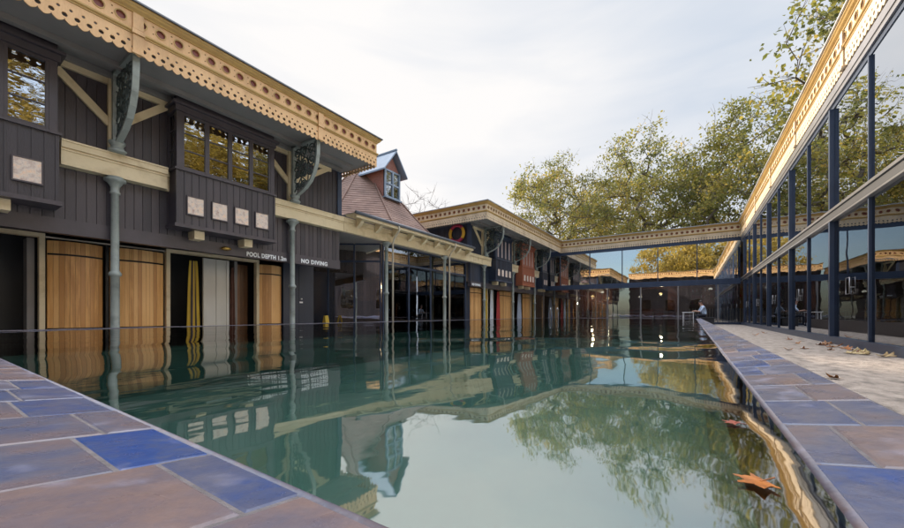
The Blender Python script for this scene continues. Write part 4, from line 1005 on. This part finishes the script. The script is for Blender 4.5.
# ------------------------------------------------------------------ leaves lying about
def leaf_mesh(nm, size, m, seed, curl=.75, flat=False):
    rl = random.Random(seed); b_ = MB(); lob = []
    ang = [-150, -115, -75, -45, 0+5, 45, 80, 115, 150]
    pts = []; n = 5
    tips = [(-106, .70), (-52, .92), (0, 1.0), (52, .92), (106, .70)]
    for i, (a, r) in enumerate(tips):
        for da, rr_ in ((-19, .60), (-11, .70), (-9, .80), (0, 1.0), (8, .80), (11, .68), (19, .60)):
            pts.append((math.radians(90+a+da+rl.uniform(-3, 3)), r*rr_*size*rl.uniform(.92, 1.06)))
        if i < 4: pts.append((math.radians(90+a+26), size*.50))
    c = (0, 0, .004)
    ph = rl.uniform(0, 6)
    ring = []
    for a, r in pts:
        z = .004 + (0 if flat else curl*size*(r/size)**2*(.5+.5*math.sin(2*a+ph)))
        ring.append((r*math.cos(a), r*math.sin(a), z))
    vs = [c]+ring+[(0, 0, .0034)]+[(x_, y_, z_-.0006) for x_, y_, z_ in ring]; k = len(ring)
    fs = [(0, 1+i, 1+(i+1) % k) for i in range(k)] + [(k+1, k+2+(i+1) % k, k+2+i) for i in range(k)] + [(1+i, k+2+i, k+2+(i+1) % k, 1+(i+1) % k) for i in range(k)]
    b_.add(vs, fs, 0, rl.random())
    b_.bar((0, -.0*size, .004), (rl.uniform(-.2, .2)*size, -.75*size, .004+(0 if flat else .05*size)), .0016, .0012)
    return b_.build(nm, m)
LV = [(2.17, 9.9, .10, 'deadleaf', 'russet leaf heap piece against the base of the nearest wide fin'), (2.05, 9.75, .09, 'deadleaf', 'brown leaf just in front of the nearest wide fin'),
      (2.1, 9.25, .08, 'deadleaf', 'curled brown leaf left of the thin nearest mullion'), (2.2, 9.0, .09, 'deadleaf', 'russet leaf at the foot of the thin nearest mullion'), (2.22, 8.75, .08, 'deadleaf', 'dark leaf right of the thin nearest mullion'),
      (2.0, 7.95, .11, 'straw', 'large straw coloured leaf against the glass at the right edge'), (2.12, 7.85, .10, 'straw', 'pale dry leaf overlapping the large straw leaf'), (2.22, 7.55, .09, 'straw', 'pale leaf at the extreme right against the base rail'), (2.1, 8.15, .09, 'deadleaf', 'brown leaf just left of the straw leaves'),
      (1.75, 10.0, .08, 'deadleaf', 'lone brown leaf in the middle of the path'), (1.9, 11.4, .08, 'deadleaf', 'lone russet leaf before the second fin'), (1.6, 8.6, .07, 'deadleaf', 'small dark leaf on the open path'),
      (1.35, 8.2, .07, 'deadleaf', 'small brown leaf near the tile edge'), (1.9, 8.5, .06, 'deadleaf', 'tiny brown leaf between path and glass'), (1.5, 13.5, .09, 'deadleaf', 'distant brown leaf beyond the lone ones'), (1.9, 15.0, .08, 'deadleaf', 'farthest leaf on the path by the third fin'),
      (2.28, 10.25, .10, 'deadleaf', 'russet leaf leaning on the base rail just past the nearest wide fin'), (2.25, 8.35, .10, 'straw', 'straw leaf tucked against the rail left of the large straw leaf'), (2.3, 7.75, .11, 'straw', 'straw leaf leaning up on the rail behind the large straw leaf'), (2.2, 9.5, .09, 'deadleaf', 'brown leaf midway between the wide fin and the thin mullion'),
      (1.11, 4.78, .07, 'deadleaf', 'brown leaf nearest the tile strip')]
for i, (x_, y_, s_, m_, lb) in enumerate(LV):
    o = leaf_mesh('fallen_leaf', s_*1.25, m_, i+5); o.location = (x_, y_, .005); o.rotation_euler = (0, 0, random.uniform(0, 6)); tag(o, lb, 'leaf', 'leaves fallen on the path')
o = leaf_mesh('floating_leaf', .036, 'orangeleaf', 91, curl=.10); o.location = (.080, .668, ZW+.001); o.rotation_euler = (0, 0, 2.2); tag(o, 'bright orange leaf floating on the water near the right pool edge', 'leaf', 'leaves on the water')
o = leaf_mesh('floating_leaf', .026, 'darkredleaf', 92, flat=True); o.location = (.077, 1.0, ZW+.001); o.rotation_euler = (0, 0, 1.2); tag(o, 'small dark red leaf floating beyond the orange one', 'leaf', 'leaves on the water')

# ------------------------------------------------------------------ trees
def tree_proto(seed, H_, crown_r, nleaf, lsize, base=.22, natt=520, leafd=True, irregular=.35):
    """crown points inside an uneven ovoid are joined one by one to the nearest limb, then the limbs are thickened by what they carry"""
    rl = random.Random(seed); nodes = []; par = []; nk = []
    def add(p, q): nodes.append(p); par.append(q); nk.append(0); return len(nodes)-1
    th = H_*base; last = add(Vector((0, 0, 0)), -1); n0 = 6
    for i in range(1, n0+1): last = add(Vector((rl.uniform(-.12, .12)*i*.5, rl.uniform(-.12, .12)*i*.5, th*i/n0)), last)
    cz = (H_+th*.75)/2+.2; rz_ = (H_-th*.75)/2
    att = []
    sd = Vector((seed*1.7, seed*.9, 3))
    while len(att) < natt:
        v = Vector((rl.uniform(-1, 1), rl.uniform(-1, 1), rl.uniform(-1, 1)))
        if v.length > 1 or v.length < .12: continue
        dirn = v.normalized(); k_ = 1-irregular+irregular*1.6*(noise.noise(dirn*1.9+sd)+.35)
        if v.length > k_: continue
        if rl.random() > .35+.65*v.length: continue
        w_ = 1.0 - .25*max(0, v.z) 
        att.append(Vector((v.x*crown_r*w_, v.y*crown_r*w_, cz+v.z*rz_)))
    root = Vector((0, 0, th)); att.sort(key=lambda a: (a-root).length)
    chains = []
    for a in att:
        best = None; bi = 0
        for i in range(3, len(nodes)):
            d_ = nodes[i]-a; dd = d_.length_squared
            if nodes[i].z > a.z+.3: dd *= 2.2
            if best is None or dd < best: best = dd; bi = i
        p0 = nodes[bi]; ln = (a-p0).length; ns = max(1, min(5, int(ln/.8)))
        if par[bi] >= 0: d0 = (p0-nodes[par[bi]]).normalized()
        else: d0 = Vector((0, 0, 1))
        cur = bi; ch_ = [bi]
        for j in range(1, ns+1):
            t = j/ns; p = p0.lerp(a, t) + d0*(ln*.22*t*(1-t)*2) + Vector((rl.uniform(-1, 1), rl.uniform(-1, 1), rl.uniform(-1, 1)))*.07*ln*(t < 1)
            cur = add(p, cur); ch_.append(cur)
        chains.append(ch_)
    load = [0.0]*len(nodes)
    leafs = set(range(len(nodes)))-set(par)
    for i in leafs: load[i] = 1
    for i in range(len(nodes)-1, 0, -1): load[par[i]] += load[i]
    rad = [max(.018, .0165*(l**.56)*H_/15) for l in load]
    tr = MB(); tr.tube([nodes[i] for i in range(n0+1)], [rad[1]*(1.25 if i == 0 else 1.0) for i in range(n0+1)], 9, 0, .5, False)
    for c_ in chains:
        rr_ = [min(rad[c_[0]], rad[c_[1]]*1.12)]+[rad[i] for i in c_[1:]]
        tr.tube([nodes[i] for i in c_], rr_, 6 if rr_[0] > .06 else 4, 0, .5, False)
        if rr_[-1] < .05:                       # fine end twigs
            for q in range(2 if leafd else 3):
                e = nodes[c_[-1]]; d_ = (e-nodes[c_[-2]]).normalized()+Vector((rl.uniform(-1, 1), rl.uniform(-1, 1), rl.uniform(-.4, 1)))*.7
                m_ = e+d_*rl.uniform(.25, .5); tr.tube([e, m_, m_+(d_+Vector((rl.uniform(-.5, .5), rl.uniform(-.5, .5), .2)))*.3], [.015, .011, .006], 3, 0, .5, False)
    lf = None
    if leafd:
        lf = MB(); cl = [(rl.random(), rl.random()**1.5) for _ in att]
        wt = []; acc = 0
        for (a, c_) in zip(att, cl): acc += .10+c_[1]; wt.append(acc)
        import bisect
        for i in range(nleaf):
            ti = min(len(att)-1, bisect.bisect(wt, rl.random()*acc)); a = att[ti]
            ff = 1.0
            c = a+Vector((rl.gauss(0, .40), rl.gauss(0, .40), rl.gauss(0, .30)))*ff
            n_ = Vector((rl.uniform(-1, 1), rl.uniform(-1, 1), rl.uniform(-.2, 1))).normalized(); u = n_.orthogonal().normalized(); w_ = n_.cross(u)
            an = rl.uniform(0, 6.28); u, w_ = u*math.cos(an)+w_*math.sin(an), w_*math.cos(an)-u*math.sin(an)
            s_ = lsize*rl.uniform(.55, 1.25); fold = n_*s_*.15
            lf.add([c-u*s_*.5, c-w_*s_*.42+fold, c+u*s_*.6, c+w_*s_*.42+fold], [(0,1,2),(0,2,3)], 0, min(1, max(0, .45*cl[ti][0]+.4*rl.random()+.1+.35*noise.noise(a*.2+Vector((5, seed, 0))))), False)
    return tr, lf
def tree(label, loc, protos=None, src=None, scale=1, rz=0, mb=None, mleaf='leaf', mbark='bark', name='plane_tree', group='trees beyond the far hall'):
    if src is None:
        T = thing(name, label, 'tree', loc, group); tr, lf = mb; tr.build('trunk', mbark, T)
        if lf: lf.build('crown', mleaf, T)
    else:
        T = copy_tree(src); T['label'] = label; T['group'] = group
    T.location = loc; T.scale = (scale,)*3; T.rotation_euler = (0, 0, rz)
    return T
pa = tree('broad plane tree left of the rest beyond the far hall', (-12.5, 41, 0), mb=tree_proto(11, 18.6, 7.0, 18000, .215, natt=620, irregular=.45))
pb = tree('plane tree with forked limbs above the middle of the far hall', (-3.5, 42, 0), mb=tree_proto(23, 20.0, 7.2, 18000, .215, natt=620, irregular=.45))
pc = tree('tall dark plane tree rising behind the right end of the far hall', (5.0, 39.5, 0), mb=tree_proto(37, 19.0, 8.0, 26000, .22, natt=760, irregular=.45))
tree('half hidden plane tree between the broad one and the forked one', (-8.5, 50, 0), src=pb, scale=1.0, rz=2.1)
tree('tallest plane tree overhanging the right roof at the top of the picture', (15.0, 30.5, 0), src=pc, scale=1.38, rz=2.4)
tree('near plane tree behind the right wing with branches reaching over its roof', (13.3, 22.0, 0), src=pb, scale=.95, rz=4.1, group='trees beyond the right wing')
pg = tree('golden autumn tree behind the camera mirrored in the far glass', (-2.5, -21, 0), mb=tree_proto(51, 15.0, 8.0, 17000, .30), mleaf='leafgold', name='golden_tree', group='trees behind the camera')
tree('second golden tree behind the camera, right of the first', (6.5, -24, 0), src=pg, scale=1.1, rz=2, group='trees behind the camera')
tree('golden plane tree east of the right wing, seen only in reflections', (19.5, 7.0, 0), src=pg, scale=1.4, rz=1.0, group='trees beyond the right wing')
tree('golden plane tree east of the camera behind the right wing', (20.0, -5.0, 0), src=pg, scale=1.3, rz=3.0, group='trees beyond the right wing')
tree('golden plane tree beyond the middle of the right wing, seen only in reflections', (20.5, 19.0, 0), src=pg, scale=1.3, rz=5.0, group='trees beyond the right wing')
bt = tree('bare slender tree poking above the far pavilion roof', (-25, 30.5, 0), mb=tree_proto(61, 14.6, 2.0, 0, .2, leafd=False, natt=90, base=.35), mbark='barkgrey', name='bare_tree', group='bare trees behind the lodge')
tree('second bare slender tree right of the first above the roof', (-23.5, 31.5, 0), src=bt, scale=.98, rz=2, name='bare_tree', group='bare trees behind the lodge')
tree('smallest bare tree left of the others beside the tiled roof', (-27, 29, 0), src=bt, scale=.84, rz=4, name='bare_tree', group='bare trees behind the lodge')
